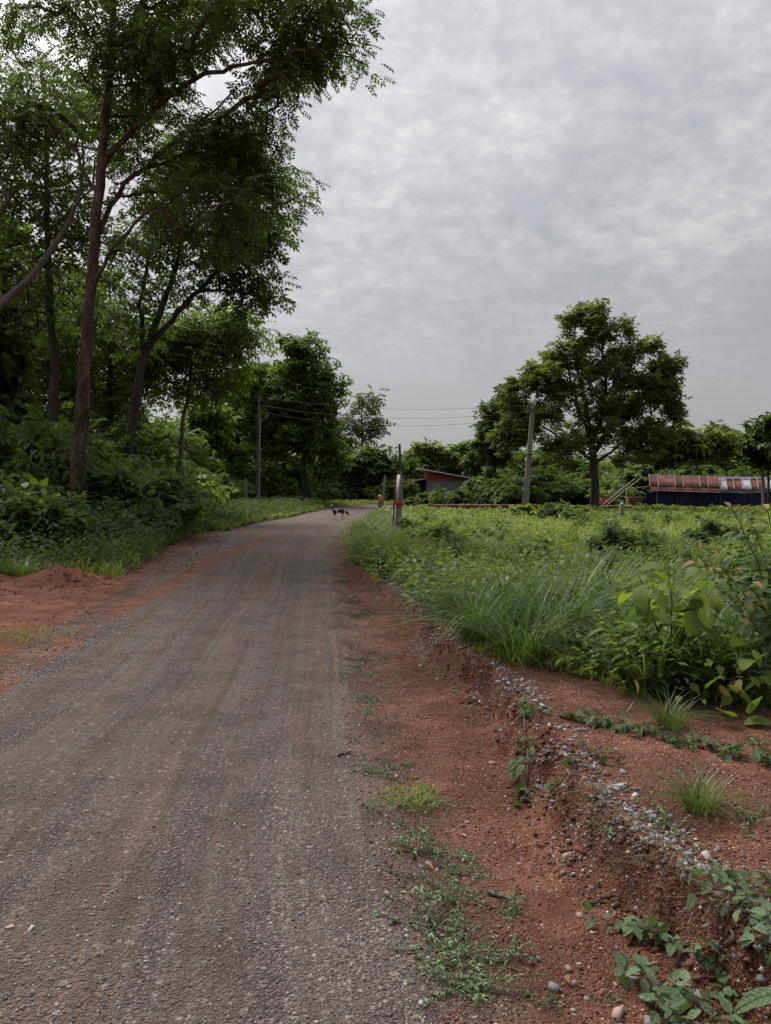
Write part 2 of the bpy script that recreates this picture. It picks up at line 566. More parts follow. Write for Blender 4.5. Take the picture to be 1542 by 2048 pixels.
MOUND = G(135, 1165)


def height(x, y):
    x, y = np.asarray(x, float), np.asarray(y, float)
    near = np.exp(-np.maximum(y - 8, 0) / 10)
    z = 0.012 * fbm(x * 1.3, y * 1.3, 3) * np.where((x > roadL(y)) & (x < roadR(y)), .35, 1) + 0.009 * near * fbm(x * 10, y * 10, 5, 3) * sstep(-.2, .3, x - roadR(y)) + .004 * near * fbm(x * 9, y * 9, 6, 3)
    L, R = roadL(y), roadR(y)
    s = (x - L) / np.maximum(R - L, 0.5)
    inroad = sstep(-0.03, 0.06, s) * sstep(1.03, 0.94, s)
    wob = s + 0.04 * fbm(x * .8, y * .35, 9, 3)
    z = z - 0.028 * inroad * (np.exp(-((wob - .30) / .085) ** 2) + np.exp(-((wob - .74) / .085) ** 2))
    # right shoulder, ridge and raised field
    d = x - ridge(y) + 0.15 * fbm(x * 3.1, y * 3.1, 21, 3) * near + .05 * fbm(x * 11, y * 11, 4, 2) * near
    Hh = np.interp(y, [-5, 5, 8, 14, 22, 60], [.17, .17, .15, .11, .07, .05])
    z = z + sstep(-0.11, 0.0, d) * Hh + 0.03 * np.exp(-((d - .03) / .07) ** 2) * near
    sh = sstep(0, .25, x - R) * sstep(0.0, -.2, d)
    z = z - 0.03 * sh + 0.02 * sh * near * fbm(x * 5, y * 5, 31, 3)
    fld = sstep(0.2, 1.5, d)
    z = z + fld * (0.05 * fbm(x * .35, y * .35, 41, 3) + .012 * fbm(x * 6, y * 6, 43, 2) * near)
    # left verge
    dl = L - x
    z = z + sstep(0.2, 2.4, dl) * sstep(12, 15, y) * 0.16 + sstep(.2, 1.5, dl) * (0.05 * fbm(x * 1.2, y * 1.2, 51, 3) + .05 * fbm(x * 4.2, y * 4.2, 53, 4) * (y < 24))
    ang = 0.25
    mx, my = x - MOUND[0], y - MOUND[1]
    z = z + 0.30 * np.exp(-np.abs(mx / .46) ** 1.6 - np.abs(my / .34) ** 1.6) * (1 + .9 * fbm(x * 4.5, y * 4.5, 61, 4)) * (dl > -.5)
    mx, my = x + 6.3, y - 11.4
    z = z + 0.13 * np.exp(-(mx / .8) ** 2 - (my / .5) ** 2) * (1 + .6 * fbm(x * 4, y * 4, 63, 3))
    mx, my = x + 5.3, y - 9.3
    z = z + 0.06 * np.exp(-(mx / .6) ** 2 - (my / .5) ** 2) * (1 + .8 * fbm(x * 5, y * 5, 64, 3))
    # far land rolls gently
    z = z + sstep(70, 300, np.hypot(x, y)) * 2.0 * fbm(x * .01, y * .01, 71, 3)
    return z


def axis(dense_lo, dense_hi, step, lo, hi, growth=1.13):
    a = list(np.arange(dense_lo, dense_hi, step))
    s, v = step, a[-1]
    while v < hi:
        s *= growth
        v += s
        a.append(v)
    s, v = step, a[0]
    pre = []
    while v > lo:
        s *= growth * 1.06
        v -= s
        pre.append(v)
    return np.array(pre[::-1] + a)


gx = axis(-3.6, 2.5, 0.030, -700, 700, 1.085)
gy = axis(1.7, 6.6, 0.026, -60, 1200, 1.050)
XX, YY = np.meshgrid(gx, gy)
ZZ = height(XX, YY)
gw, gh = len(gx), len(gy)
GV = np.stack([XX.ravel(), YY.ravel(), ZZ.ravel()], 1)
ii = (np.arange(gh - 1)[:, None] * gw + np.arange(gw - 1)[None]).ravel()
GF = np.stack([ii, ii + 1, ii + gw + 1, ii + gw], 1)
xf, yf = GV[:, 0], GV[:, 1]
a_road = np.clip(np.minimum(xf - roadL(yf), roadR(yf) - xf), -1, 1)
a_lat = np.clip((xf - roadL(yf)) / np.maximum(roadR(yf) - roadL(yf), .5), -1, 2)
xo = np.interp(yf, [0, 5.7, 8.4, 11.3, 15, 20.3, 30], [-2.95, -2.92, -3.12, -3.22, -3.45, -3.4, -3.3])
a_orange = np.exp(-((xf - xo) / (.17 + .012 * yf)) ** 2) * sstep(27, 18, yf)
clear = sstep(roadL(yf) + .1, roadL(yf) - .6, xf) * sstep(13.2, 11.8, yf) * sstep(-2, 3, yf)
a_orange = np.clip(np.maximum(a_orange, clear * .8), 0, 1)
a_veg = np.clip(np.maximum(np.maximum(veg_field(xf, yf), np.minimum(roadL(yf) - xf - .5, yf - 12.4)), yf - 53), -1, 1)
dr = xf - ridge(yf)
a_stone = np.exp(-((dr - .06) / .16) ** 2) * sstep(14, 9, yf) * sstep(-3, 1, yf)
g_attrs = {'road': a_road, 'lat': a_lat, 'orange': a_orange, 'veg': a_veg, 'ridgestone': a_stone}


def mat_ground():
    m, t, b = newmat('ground_surface')
    A = {k: N(t, 'ShaderNodeAttribute', attribute_name=k).outputs['Fac'] for k in g_attrs}
    geo = N(t, 'ShaderNodeNewGeometry')
    pos = geo.outputs['Position']
    nb = noise(t, pos, 1.4, 5, .6)
    nm = noise(t, pos, 7, 5, .62)
    nf = noise(t, pos, 45, 4, .65)

    def voro(scale, feature='F1', rnd=1.0):
        v = N(t, 'ShaderNodeTexVoronoi')
        v.feature = feature
        v.inputs['Scale'].default_value = scale
        v.inputs['Randomness'].default_value = rnd
        t.links.new(pos, v.inputs['Vector'])
        return v
    v1, v2, v3 = voro(66), voro(150), voro(32)

    def cellval(v):
        s = N(t, 'ShaderNodeSeparateColor')
        t.links.new(v.outputs['Color'], s.inputs[0])
        return s.outputs[0], s.outputs[1]
    c1, c1b = cellval(v1)
    c2, c2b = cellval(v2)
    c3, c3b = cellval(v3)
    # crushed grey stone
    g2 = ramp(t, c2, [(0, (.070, .062, .064)), (.5, (.118, .105, .106)), (.85, (.175, .157, .155)), (1, (.31, .285, .275))])
    g1 = ramp(t, c1, [(0, (.080, .071, .072)), (.55, (.135, .120, .120)), (.86, (.215, .195, .19)), (1, (.40, .37, .35))])
    stonefac = math_node(t, 'MULTIPLY', math_node(t, 'GREATER_THAN', c1b, .45), math_node(t, 'LESS_THAN', v1.outputs['Distance'], .48))
    grey = mix_col(t, stonefac, g2, g1)
    # trodden brown fines
    brown = ramp(t, nf, [(.3, (.108, .082, .068)), (.5, (.145, .112, .094)), (.7, (.185, .148, .128))])
    peb = math_node(t, 'MULTIPLY', math_node(t, 'GREATER_THAN', c1b, .86), math_node(t, 'LESS_THAN', v1.outputs['Distance'], .36))
    brown = mix_col(t, peb, brown, g1)
    # wheel tracks wander across the road
    lat = math_node(t, 'ADD', A['lat'], math_node(t, 'MULTIPLY', math_node(t, 'SUBTRACT', nb, .5), .10))
    sp_ = N(t, 'ShaderNodeSeparateXYZ')
    t.links.new(pos, sp_.inputs[0])
    cb = N(t, 'ShaderNodeCombineXYZ')
    t.links.new(math_node(t, 'MULTIPLY', A['lat'], 3.2), cb.inputs[0])
    t.links.new(math_node(t, 'MULTIPLY', sp_.outputs[1], .055), cb.inputs[1])
    nstreak = noise(t, cb.outputs[0], 3.4, 6, .66, .35)

    def band(c, w):
        d = math_node(t, 'ABSOLUTE', math_node(t, 'SUBTRACT', lat, c))
        return map_range(t, d, w, 0.0)
    bands = math_node(t, 'ADD', math_node(t, 'ADD', band(.36, .08), band(.62, .11)), math_node(t, 'ADD', band(.90, .06), band(.14, .11)), True)
    packed = math_node(t, 'MULTIPLY', math_node(t, 'ADD', band(.77, .12), band(.48, .08), True), .22)
    bf = math_node(t, 'ADD', math_node(t, 'MULTIPLY', bands, .22), math_node(t, 'ADD', math_node(t, 'MULTIPLY', nstreak, 1.65), math_node(t, 'MULTIPLY', nm, .25)))
    bf = map_range(t, bf, .88, 1.20)
    road = mix_col(t, bf, grey, brown)
    # pale coarse stones in drifts
    drift = map_range(t, math_node(t, 'ADD', nstreak, math_node(t, 'MULTIPLY', math_node(t, 'SUBTRACT', nm, .5), .25)), .47, .60)
    cs = math_node(t, 'MULTIPLY', math_node(t, 'GREATER_THAN', math_node(t, 'ADD', c3b, math_node(t, 'MULTIPLY', drift, .42)), .90), math_node(t, 'LESS_THAN', v3.outputs['Distance'], .40))
    road = mix_col(t, cs, road, ramp(t, c3, [(0, (.12, .106, .100)), (.6, (.185, .165, .155)), (1, (.29, .265, .25))]))
    # fine wheel-rolled lines along the road
    cb2 = N(t, 'ShaderNodeCombineXYZ')
    t.links.new(math_node(t, 'MULTIPLY', A['lat'], 26.0), cb2.inputs[0])
    t.links.new(math_node(t, 'MULTIPLY', sp_.outputs[1], .12), cb2.inputs[1])
    fine = noise(t, cb2.outputs[0], 1.6, 4, .6, .2)
    road = mix_col(t, 1.0, road, map_range(t, fine, .3, .7, .74, 1.20, False), 'MULTIPLY')
    road = mix_col(t, 1.0, road, (1.13, 1.03, .965), 'MULTIPLY')
    road = mix_col(t, packed, road, (.050, .045, .046))
    # red laterite
    red = ramp(t, nm, [(.28, (.095, .037, .022)), (.5, (.180, .076, .046)), (.72, (.255, .122, .080))])
    rcell = ramp(t, c2, [(0, (.070, .028, .018)), (.6, (.170, .070, .043)), (.9, (.26, .13, .085)), (1, (.42, .31, .24))])
    rfac = math_node(t, 'MULTIPLY', math_node(t, 'GREATER_THAN', c2b, .35), map_range(t, nb, .35, .6))
    red = mix_col(t, rfac, red, rcell)
    redsmooth = ramp(t, nm, [(.3, (.180, .068, .036)), (.55, (.240, .100, .056)), (.75, (.29, .145, .092))])
    rpeb = math_node(t, 'MULTIPLY', math_node(t, 'GREATER_THAN', c1b, .80), math_node(t, 'LESS_THAN', v1.outputs['Distance'], .40))
    red = mix_col(t, rpeb, red, ramp(t, c1, [(0, (.14, .06, .035)), (.7, (.26, .13, .08)), (.9, (.35, .27, .21)), (1, (.55, .5, .43))]))
    of = map_range(t, math_node(t, 'ADD', A['orange'], math_node(t, 'MULTIPLY', math_node(t, 'SUBTRACT', nm, .5), .9)), .30, .75)
    # where road ends
    e = math_node(t, 'ADD', A['road'], math_node(t, 'ADD', math_node(t, 'MULTIPLY', math_node(t, 'SUBTRACT', nm, .5), .55), math_node(t, 'MULTIPLY', math_node(t, 'SUBTRACT', c1, .5), .16)))
    ef = map_range(t, e, -.10, .10)
    soil = mix_col(t, of, red, redsmooth)
    dust = map_range(t, math_node(t, 'ADD', A['road'], math_node(t, 'MULTIPLY', math_node(t, 'SUBTRACT', nm, .5), .8)), -.55, .0)
    soil = mix_col(t, math_node(t, 'MULTIPLY', dust, .65), soil, brown)
    col = mix_col(t, ef, soil, road)
    of2 = map_range(t, math_node(t, 'ADD', A['orange'], math_node(t, 'MULTIPLY', math_node(t, 'SUBTRACT', nstreak, .5), 1.2)), .45, .85)
    of2 = math_node(t, 'MULTIPLY', of2, .8)
    col = mix_col(t, of2, col, redsmooth)
    # loose blue-grey stone along the ridge
    sf = math_node(t, 'MULTIPLY', math_node(t, 'GREATER_THAN', math_node(t, 'MULTIPLY', A['ridgestone'], c3b), .42), math_node(t, 'LESS_THAN', v3.outputs['Distance'], .42))
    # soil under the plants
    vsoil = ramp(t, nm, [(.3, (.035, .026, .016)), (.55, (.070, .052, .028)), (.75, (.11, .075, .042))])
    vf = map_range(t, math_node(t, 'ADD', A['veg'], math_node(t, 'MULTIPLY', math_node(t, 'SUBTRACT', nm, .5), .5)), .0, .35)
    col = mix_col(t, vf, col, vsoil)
    big = noise(t, pos, .9, 4, .6, .4)
    offroad = math_node(t, 'SUBTRACT', 1.0, ef)
    col = mix_col(t, offroad, col, ramp(t, big, [(.3, (.72, .69, .66)), (.5, (.90, .87, .85)), (.7, (1.10, 1.09, 1.08))]), 'MULTIPLY')
    t.links.new(col, b.inputs['Base Color'])
    b.inputs['Roughness'].default_value = .92
    b.inputs['Specular IOR Level'].default_value = .22
    rough = math_node(t, 'MAXIMUM', map_range(t, noise(t, pos, 2.3, 4, .6), .36, .64, .45, 1.25), math_node(t, 'MULTIPLY', ef, .8))
    hgt = math_node(t, 'ADD', math_node(t, 'MULTIPLY', v1.outputs['Distance'], -.8), math_node(t, 'ADD', math_node(t, 'MULTIPLY', v2.outputs['Distance'], -.6), math_node(t, 'MULTIPLY', nf, .8)))
    hgt = math_node(t, 'ADD', math_node(t, 'MULTIPLY', hgt, rough), math_node(t, 'MULTIPLY', nm, .45))
    add_bump(t, b, hgt, 1.0, .024)
    return m


M['ground'] = mat_ground()
fc = GV[GF].mean(1)
fr = np.minimum(fc[:, 0] - roadL(fc[:, 1]), roadR(fc[:, 1]) - fc[:, 0]) + .18 * fbm(fc[:, 0] * 2.2, fc[:, 1] * 2.2, 81, 3)
is_road = (fr > 0) & (fc[:, 1] < 62)
is_dirt = (~is_road) & (fc[:, 0] > roadR(fc[:, 1]) - .4) & (veg_field(fc[:, 0], fc[:, 1]) + .15 * fbm(fc[:, 0] * 3, fc[:, 1] * 3, 83, 2) < 0) & (fc[:, 1] < 14) & (fc[:, 1] > -4) & (fc[:, 0] < 8)


def sub_ground(name, mask, label, cat):
    f = GF[mask]
    u, inv = np.unique(f.ravel(), return_inverse=True)
    me = make_mesh(name, GV[u], [inv.reshape(-1, 4)], None, True, {k: v[u] for k, v in g_attrs.items()})
    o = obj(name, me, M['ground'])
    return tag(o, label, cat, None, 'structure')


sub_ground('road', is_road, 'unpaved road of grey gravel and brown wheel tracks bending right', 'road')
sub_ground('dirt_shoulder', is_dirt, 'bare red laterite shoulder and crumbling bank beside the gravel road', 'dirt')
sub_ground('ground', ~(is_road | is_dirt), 'reddish open ground with earth mound reaching to the horizon', 'ground')

# ------------------------------------------------------------------ trees
def frusta(p0, p1, r0, r1, sides):
    t = unit(p1 - p0)
    ref = np.where(np.abs(t[:, 2:3]) < .9, np.array([[0, 0, 1.0]]), np.array([[1.0, 0, 0]]))
    u = unit(np.cross(ref, t))
    v = np.cross(t, u)
    a = np.arange(sides) / sides * 2 * PI
    ring = np.cos(a)[None, :, None] * u[:, None] + np.sin(a)[None, :, None] * v[:, None]
    V = np.concatenate([p0[:, None] + ring * r0[:, None, None], p1[:, None] + ring * r1[:, None, None]], 1)
    i = np.arange(sides)
    f = np.stack([i, (i + 1) % sides, sides + (i + 1) % sides, sides + i], 1)
    F = (f[None] + (np.arange(len(p0)) * 2 * sides)[:, None, None]).reshape(-1, 4)
    return V.reshape(-1, 3), F


def grow_tree(rng, trunk, limbs, lobes, leaf, n_spray, spray, crad, min_z=0.0, tip_r=0.012, gap=0.0, shell=0.45,
              sides=12, flat=0.75, updown=(-.35, .55), droop=0.25):
    """trunk: [(x,y,z,r)], limbs: lists of (x,y,z,r), lobes: (centre, radii, clusters). Returns wood MB, leaf MB."""
    trunk = np.asarray(trunk, float)
    wood = MB()
    # resample the trunk smoothly
    def resample(a, step):
        a = np.asarray(a, float)
        seg = np.r_[0, np.cumsum(np.linalg.norm(np.diff(a[:, :3], axis=0), axis=1))]
        n = max(3, int(seg[-1] / step) + 1)
        tt = np.linspace(0, seg[-1], n)
        out = np.stack([np.interp(tt, seg, a[:, k]) for k in range(4)], 1)
        for _ in range(2):
            out[1:-1, :3] = .25 * out[:-2, :3] + .5 * out[1:-1, :3] + .25 * out[2:, :3]
        return out
    tr = resample(trunk, .35)
    tr[1:-1, :2] += rng.normal(0, .012, (len(tr) - 2, 2))
    wood.tube(tr[:, :3], tr[:, 3], sides, .5, True, .075, rng)
    nodes = [tr[:, :3][tr[:, 2] >= min_z]]
    for lb in limbs:
        l = resample(lb, .35)
        l[1:-1, :3] += rng.normal(0, .03, (len(l) - 2, 3))
        wood.tube(l[:, :3], l[:, 3], 8, .5, True, .05, rng)
        nodes.append(l[1:, :3])
    pos = np.concatenate(nodes)
    nfix = len(pos)
    # cluster centres
    C = []
    for c, r, n in lobes:
        c, r = np.array(c, float), np.array(r, float)
        k = int(n * 3)
        d = rdir(rng, k)
        p = c + d * (rng.uniform(0, 1, k) ** shell)[:, None] * r
        if gap > 0:
            g = vnoise(p[:, 0] * .9 + p[:, 1] * .5, p[:, 2] * .9 + 50, 7) + .5
            p = p[g > gap]
        C.append(p[:n])
    C = np.concatenate(C)
    C = C[C[:, 2] > min_z * .6]
    d0 = np.array([np.min(np.linalg.norm(pos - c, axis=1)) for c in C])
    C = C[np.argsort(d0)]
    par = [-1] * nfix
    allp = np.zeros((nfix + len(C) * 14, 3))
    allp[:nfix] = pos
    cnt = nfix
    tips = []
    for c in C:
        dv = c - allp[:cnt]
        dist = np.linalg.norm(dv, axis=1)
        cost = dist * (1 + .9 * np.clip(-dv[:, 2] / np.maximum(dist, .01) + .1, 0, 1))
        j = int(np.argmin(cost))
        a, dd = allp[j], dist[j]
        k = int(np.clip(dd / .45, 1, 12))
        prev = j
        jit = rng.normal(0, .05 * dd / max(k, 1), (k, 3))
        for s in range(1, k + 1):
            f = s / k
            p = a + (c - a) * f
            p[2] += .10 * dd * math.sin(PI * f) * (1 if f < 1 else 0)
            if s < k:
                p = p + jit[s - 1]
            allp[cnt] = p
            par.append(prev)
            prev = cnt
            cnt += 1
        tips.append(prev)
    par = np.array(par)
    load = np.zeros(cnt)
    load[tips] = 1
    for k in range(cnt - 1, nfix - 1, -1):
        if par[k] >= 0:
            load[par[k]] += load[k]
    rad = tip_r * np.maximum(load, 1) ** .46
    ed = np.arange(nfix, cnt)
    pr = par[ed]
    r0 = np.where(pr < nfix, rad[ed] * 1.05, np.minimum(rad[pr], rad[ed] * 1.35))
    V, Fq = frusta(allp[pr], allp[ed] + (allp[ed] - allp[pr]) * .04, r0, rad[ed], 5)
    wood.add(V, Fq, .5)
    # sprays
    lm = MB()
    tip = allp[np.array(tips)]
    tdir = unit(tip - allp[par[np.array(tips)]])
    n = n_spray
    base = np.repeat(tip, n, 0)
    out = np.repeat(tdir, n, 0)
    K = len(base)
    off = rdir(rng, K) * (rng.uniform(0, 1, K) ** .45)[:, None] * np.array([1, 1, flat]) * crad
    p = base + off
    d = unit(off * .8 / crad + out * .5 + rdir(rng, K) * .8)
    d[:, 2] = d[:, 2] * .5 - droop * rng.uniform(.2, 1.4, K)
    nr = np.array([0, 0, 1.0]) + rdir(rng, K) * .65
    cl_t = np.repeat(rng.uniform(0, 1, len(tip)), n)
    tint = np.clip(.5 + .30 * (cl_t - .5) + rng.normal(0, .17, K), 0, 1)
    V, Fo, m = place(leaf[0], leaf[1], p, d, nr, spray * rng.uniform(.65, 1.25, K))
    lm.add(V, Fo, np.repeat(tint, m))
    return wood, lm


def tree_thing(name, label, base, wood, leaves, bark, leafm, cat='tree', group=None, rz=0):
    t = thing(name, label, cat, base, rz, group)
    wood.build('trunk', bark, t, True)
    leaves.build('crown', leafm, t, False)
    return t


def gz(x, y):
    return float(height(np.array([x]), np.array([y]))[0])


def loc_on(px, Y):
    x = (px - CX) / F_PX * Y / math.cos(PITCH)
    return np.array([x, Y, gz(x, Y)])


PIN = t_pinnate(4, .36, .44, .25)
PIN3 = t_pinnate(3, .42, .46, .2)
WH = t_whorl(6)
WH5 = t_whorl(5, .5, .7, .1)


def px_local(pts, Y, base):
    """pixel polyline at distance Y -> local coordinates; entries (px, py, r[, dY])"""
    out = []
    for q in pts:
        p = P(q[0], q[1], Y + (q[3] if len(q) > 3 else 0)) - base
        out.append((p[0], p[1], p[2], q[2]))
    return out


def px_lobe(px, py, wx, wy, Y, base, n, dy=0, ry=None):
    c = P(px, py, Y + dy) - base
    k = (Y + dy) / F_PX
    return (c, (wx * k, ry if ry else wx * k * .8, wy * k), n)


r1 = np.random.default_rng(101)
# the tall tree at the roadside
Y1 = 19.5
b1 = loc_on(147, Y1); b1[2] -= .1
trunk1 = px_local([(147, 1090, 0.211), (152, 1000, 0.189), (160, 900, 0.180), (172, 700, 0.144), (184, 550, 0.133), (192, 430, 0.122), (204, 320, 0.110),
                   (216, 200, 0.095), (224, 90, 0.080), (230, 0, 0.065), (240, -140, 0.046), (236, -260, 0.023)], Y1, b1)
limbs1 = [px_local([(200, 345, .085), (250, 270, .075), (330, 195, .065, -.6), (430, 140, .05, -1.2), (540, 120, .035, -1.6), (640, 110, .018, -1.8)], Y1, b1),
          px_local([(190, 480, .07), (240, 372, .06, .5), (330, 300, .05, .8), (400, 250, .035, 1.0), (470, 180, .02, 1.2)], Y1, b1),
          px_local([(228, 100, .07), (258, 50, .06), (300, -20, .05, .4), (360, -120, .03, .8)], Y1, b1),
          px_local([(222, 130, .05), (170, 60, .04, -.8), (110, -20, .03, -1.4)], Y1, b1),
          px_local([(196, 400, .05), (150, 300, .04, .8), (90, 220, .025, 1.5)], Y1, b1),
          px_local([(178, 600, .05), (230, 480, .04, -.8), (300, 420, .03, -1.4), (390, 370, .02, -1.8)], Y1, b1)]
lobes1 = [px_lobe(560, 90, 190, 95, Y1, b1, 92, -1.4), px_lobe(650, 140, 100, 55, Y1, b1, 22, -1.8), px_lobe(400, 170, 160, 110, Y1, b1, 60, -.4),
          px_lobe(330, 10, 170, 110, Y1, b1, 62, .5), px_lobe(520, -60, 180, 90, Y1, b1, 60, -.6), px_lobe(120, 30, 150, 90, Y1, b1, 34, -.6),
          px_lobe(100, 210, 130, 90, Y1, b1, 38, 1.2), px_lobe(510, 340, 120, 100, Y1, b1, 60, .3), px_lobe(420, 430, 120, 80, Y1, b1, 36, -1),
          px_lobe(240, -190, 240, 110, Y1, b1, 70, 0), px_lobe(300, 260, 120, 90, Y1, b1, 34, 1.0), px_lobe(450, 250, 110, 70, Y1, b1, 40, .6), px_lobe(250, 110, 110, 90, Y1, b1, 34, -.6), px_lobe(590, 200, 70, 50, Y1, b1, 22, -.8), px_lobe(340, 370, 110, 80, Y1, b1, 30, .8)]
w, l = grow_tree(r1, trunk1, limbs1, lobes1, PIN, 14, .34, .58, 4.0, .011, .30, .5, 16)
hero = tree_thing('tall_tree', 'tall tree with bare straight mottled trunk beside the left road edge', b1, w, l, M['bark'], M['leaf_dark'])


# little climber on the lower trunk
rc_ = np.random.default_rng(55)
tt_ = np.array(trunk1)
n = 420
zz = .25 + 3.2 * rc_.uniform(0, 1, n) ** 1.5
aa = rc_.normal(-.6, 1.0, n)
rr_ = np.interp(zz, tt_[:, 2], tt_[:, 3]) + rc_.uniform(.0, .09, n)
pp = np.stack([np.interp(zz, tt_[:, 2], tt_[:, 0]) + rr_ * np.cos(aa), np.interp(zz, tt_[:, 2], tt_[:, 1]) + rr_ * np.sin(aa), zz], 1)
dd = np.stack([np.cos(aa), np.sin(aa), rc_.uniform(-1.2, .2, n)], 1) + rdir(rc_, n) * .5
V, Fo, m = place(*t_leaf(.6, .08, .15), pp, dd, np.array([0, 0, 1.0]) + rdir(rc_, n) * .5, rc_.uniform(.05, .11, n))
climb = thing('climbing_vine', 'small leaved climber clinging to the lower part of the mottled trunk', 'vine', b1)
MB().add(V, Fo, np.repeat(np.clip(rc_.normal(.5, .22, n), 0, 1), m)).build('foliage', M['leaf_mid'], climb)
for a0 in (-1.3, -.2):
    zs = np.linspace(0, 3.2, 14)
    ang = a0 + .5 * np.sin(zs * 2.2 + a0)
    r_ = np.interp(zs, tt_[:, 2], tt_[:, 3]) + .012
    MB().tube(np.stack([np.interp(zs, tt_[:, 2], tt_[:, 0]) + r_ * np.cos(ang), np.interp(zs, tt_[:, 2], tt_[:, 1]) + r_ * np.sin(ang), zs], 1), .009, 5).build('stem', M['bark_dark'], climb)


def auto_tree(seed, Y, px_base, lobes_px, leaf, n_spray, spray, crad, bark, leafm, label, name='tree', trunk_r=.16, lean=0, gap=.25, limbs=(), top=None, tip=.012, min_frac=.22, group=None, trunk_px=None, **kw):
    rng = np.random.default_rng(seed)
    base = loc_on(px_base, Y)
    base[2] -= .08
    lobes = [px_lobe(*q[:4], Y, base, q[4], q[5] if len(q) > 5 else 0) for q in lobes_px]
    ztop = max(c[2] + r[2] * .5 for c, r, n in lobes)
    cx = np.average([c[0] for c, r, n in lobes], weights=[n for c, r, n in lobes])
    cy = np.average([c[1] for c, r, n in lobes], weights=[n for c, r, n in lobes])
    if trunk_px:
        tr = px_local(trunk_px, Y, base)
    else:
        tt = np.linspace(0, 1, 7)
        tr = [(cx * f ** 1.4 + rng.normal(0, .06) * (f > 0), cy * f ** 1.3 + rng.normal(0, .06) * (f > 0), ztop * f, trunk_r * (1 - .82 * f)) for f in tt]
    lm = [px_local(q, Y, base) for q in limbs]
    w, l = grow_tree(rng, tr, lm, lobes, leaf, n_spray, spray, crad, ztop * min_frac, tip, gap, .45, 10, **kw)
    return tree_thing(name, label, base, w, l, bark, leafm, 'tree', group)


# left wood, near to far
auto_tree(1, 21.5, -110, [(30, 300, 120, 120, 50), (-60, 200, 120, 150, 40), (100, 380, 80, 60, 20, 1), (-150, 400, 120, 200, 30)], PIN, 7, .34, .55, M['bark_pale'], M['leaf_dark'],
          'leaning pale limbed tree reaching in from the left picture edge', trunk_px=[(-130, 1150, .20), (-110, 900, .18), (-70, 700, .15), (0, 607, .105), (60, 560, .09), (95, 510, .08), (150, 430, .06), (168, 350, .04), (165, 270, .02)], gap=.3)
auto_tree(2, 24, 108, [(60, 380, 150, 130, 70), (150, 250, 140, 110, 50), (40, 560, 130, 110, 55), (190, 470, 110, 100, 40), (30, 180, 130, 110, 36)], PIN3, 6, .46, .62, M['bark_dark'], M['leaf_dark'],
          'dark trunked tree close behind the tall roadside tree', trunk_r=.18, gap=.36)
auto_tree(3, 26, 262, [(480, 500, 95, 75, 60), (400, 420, 110, 80, 50), (330, 520, 120, 90, 60), (520, 420, 90, 70, 40), (500, 590, 60, 45, 26), (420, 330, 110, 70, 36), (280, 640, 80, 60, 18)], PIN3, 10, .42, .60, M['bark_dark'], M['leaf_dark'],
          'dark tree with forked limbs leaning over the road behind the tall tree', trunk_px=[(250, 1060, .17), (256, 900, .15), (280, 740, .13), (315, 640, .11), (350, 540, .075), (380, 430, .04)],
          limbs=[[(300, 690, .11), (370, 610, .09), (430, 548, .075), (480, 500, .05), (530, 460, .02)], [(290, 720, .09), (280, 600, .07), (300, 500, .05)], [(395, 585, .05), (440, 580, .035), (500, 590, .018)]], gap=.38)
auto_tree(4, 31, 20, [(30, 640, 130, 110, 60), (-70, 520, 150, 150, 50), (110, 700, 90, 80, 36), (40, 780, 130, 90, 50)], PIN3, 8, .55, .72, M['bark_dark'], M['leaf_dark'],
          'shadowy tree deep in the wood at the left picture edge', trunk_r=.2, gap=.12)
auto_tree(5, 31, 352, [(400, 680, 90, 60, 64), (470, 665, 66, 40, 44), (340, 690, 80, 70, 44), (430, 745, 80, 44, 40), (300, 740, 60, 50, 26), (370, 790, 60, 36, 16)], PIN3, 11, .46, .62, M['bark_pale'], M['leaf_light'],
          'airy light green tree leaning right with sky showing through its crown', trunk_r=.13, gap=.34)
auto_tree(6, 30, 215, [(230, 760, 80, 70, 44), (270, 660, 80, 70, 36), (190, 620, 60, 80, 26), (200, 860, 100, 60, 46)], PIN3, 8, .50, .66, M['bark_dark'], M['leaf_dark'],
          'dark low crowned tree right behind the mottled trunk', trunk_r=.15, gap=.2)
auto_tree(7, 53, 455, [(450, 820, 62, 60, 50), (500, 770, 62, 42, 40), (430, 890, 60, 50, 36), (520, 850, 50, 60, 32), (400, 860, 50, 50, 24)], WH5, 12, .40, .68, M['bark_pale'], M['leaf_mid'],
          'mid green leafy tree behind the roadside concrete pole', trunk_r=.14, gap=.28)
auto_tree(8, 52, 612, [(610, 730, 66, 46, 52), (640, 790, 52, 60, 44), (580, 800, 56, 60, 44), (630, 880, 56, 60, 44), (560, 880, 50, 60, 34), (600, 690, 50, 20, 16), (660, 930, 36, 50, 24)], WH5, 11, .40, .66, M['bark_dark'], M['leaf_mid'],
          'dense dark tree where the road bends, tallest beside the slim tree', trunk_r=.2, gap=.32)
auto_tree(9, 66, 722, [(725, 800, 30, 22, 20), (705, 840, 24, 24, 14), (748, 850, 26, 22, 18), (722, 880, 30, 22, 12)], PIN3, 7, .75, .8, M['bark_dark'], M['leaf_dark'],
          'slim sparse tree standing against the sky at the road bend', trunk_r=.15, gap=.3, min_frac=.5)
auto_tree(10, 60, 735, [(740, 930, 45, 36, 40), (700, 950, 36, 40, 30), (770, 950, 34, 40, 26), (725, 975, 46, 26, 26)], WH5, 12, .6, .9, M['bark_dark'], M['leaf_mid'],
          'bushy round tree beneath the slim sparse tree', trunk_r=.15, gap=.1, min_frac=.1)
auto_tree(11, 68, 680, [(680, 930, 36, 50, 34), (660, 880, 30, 40, 24), (690, 985, 40, 30, 20)], WH5, 11, .7, 1.0, M['bark_dark'], M['leaf_dark'],
          'dark tree closing the view beyond the road bend', trunk_r=.15, gap=.1, min_frac=.1)

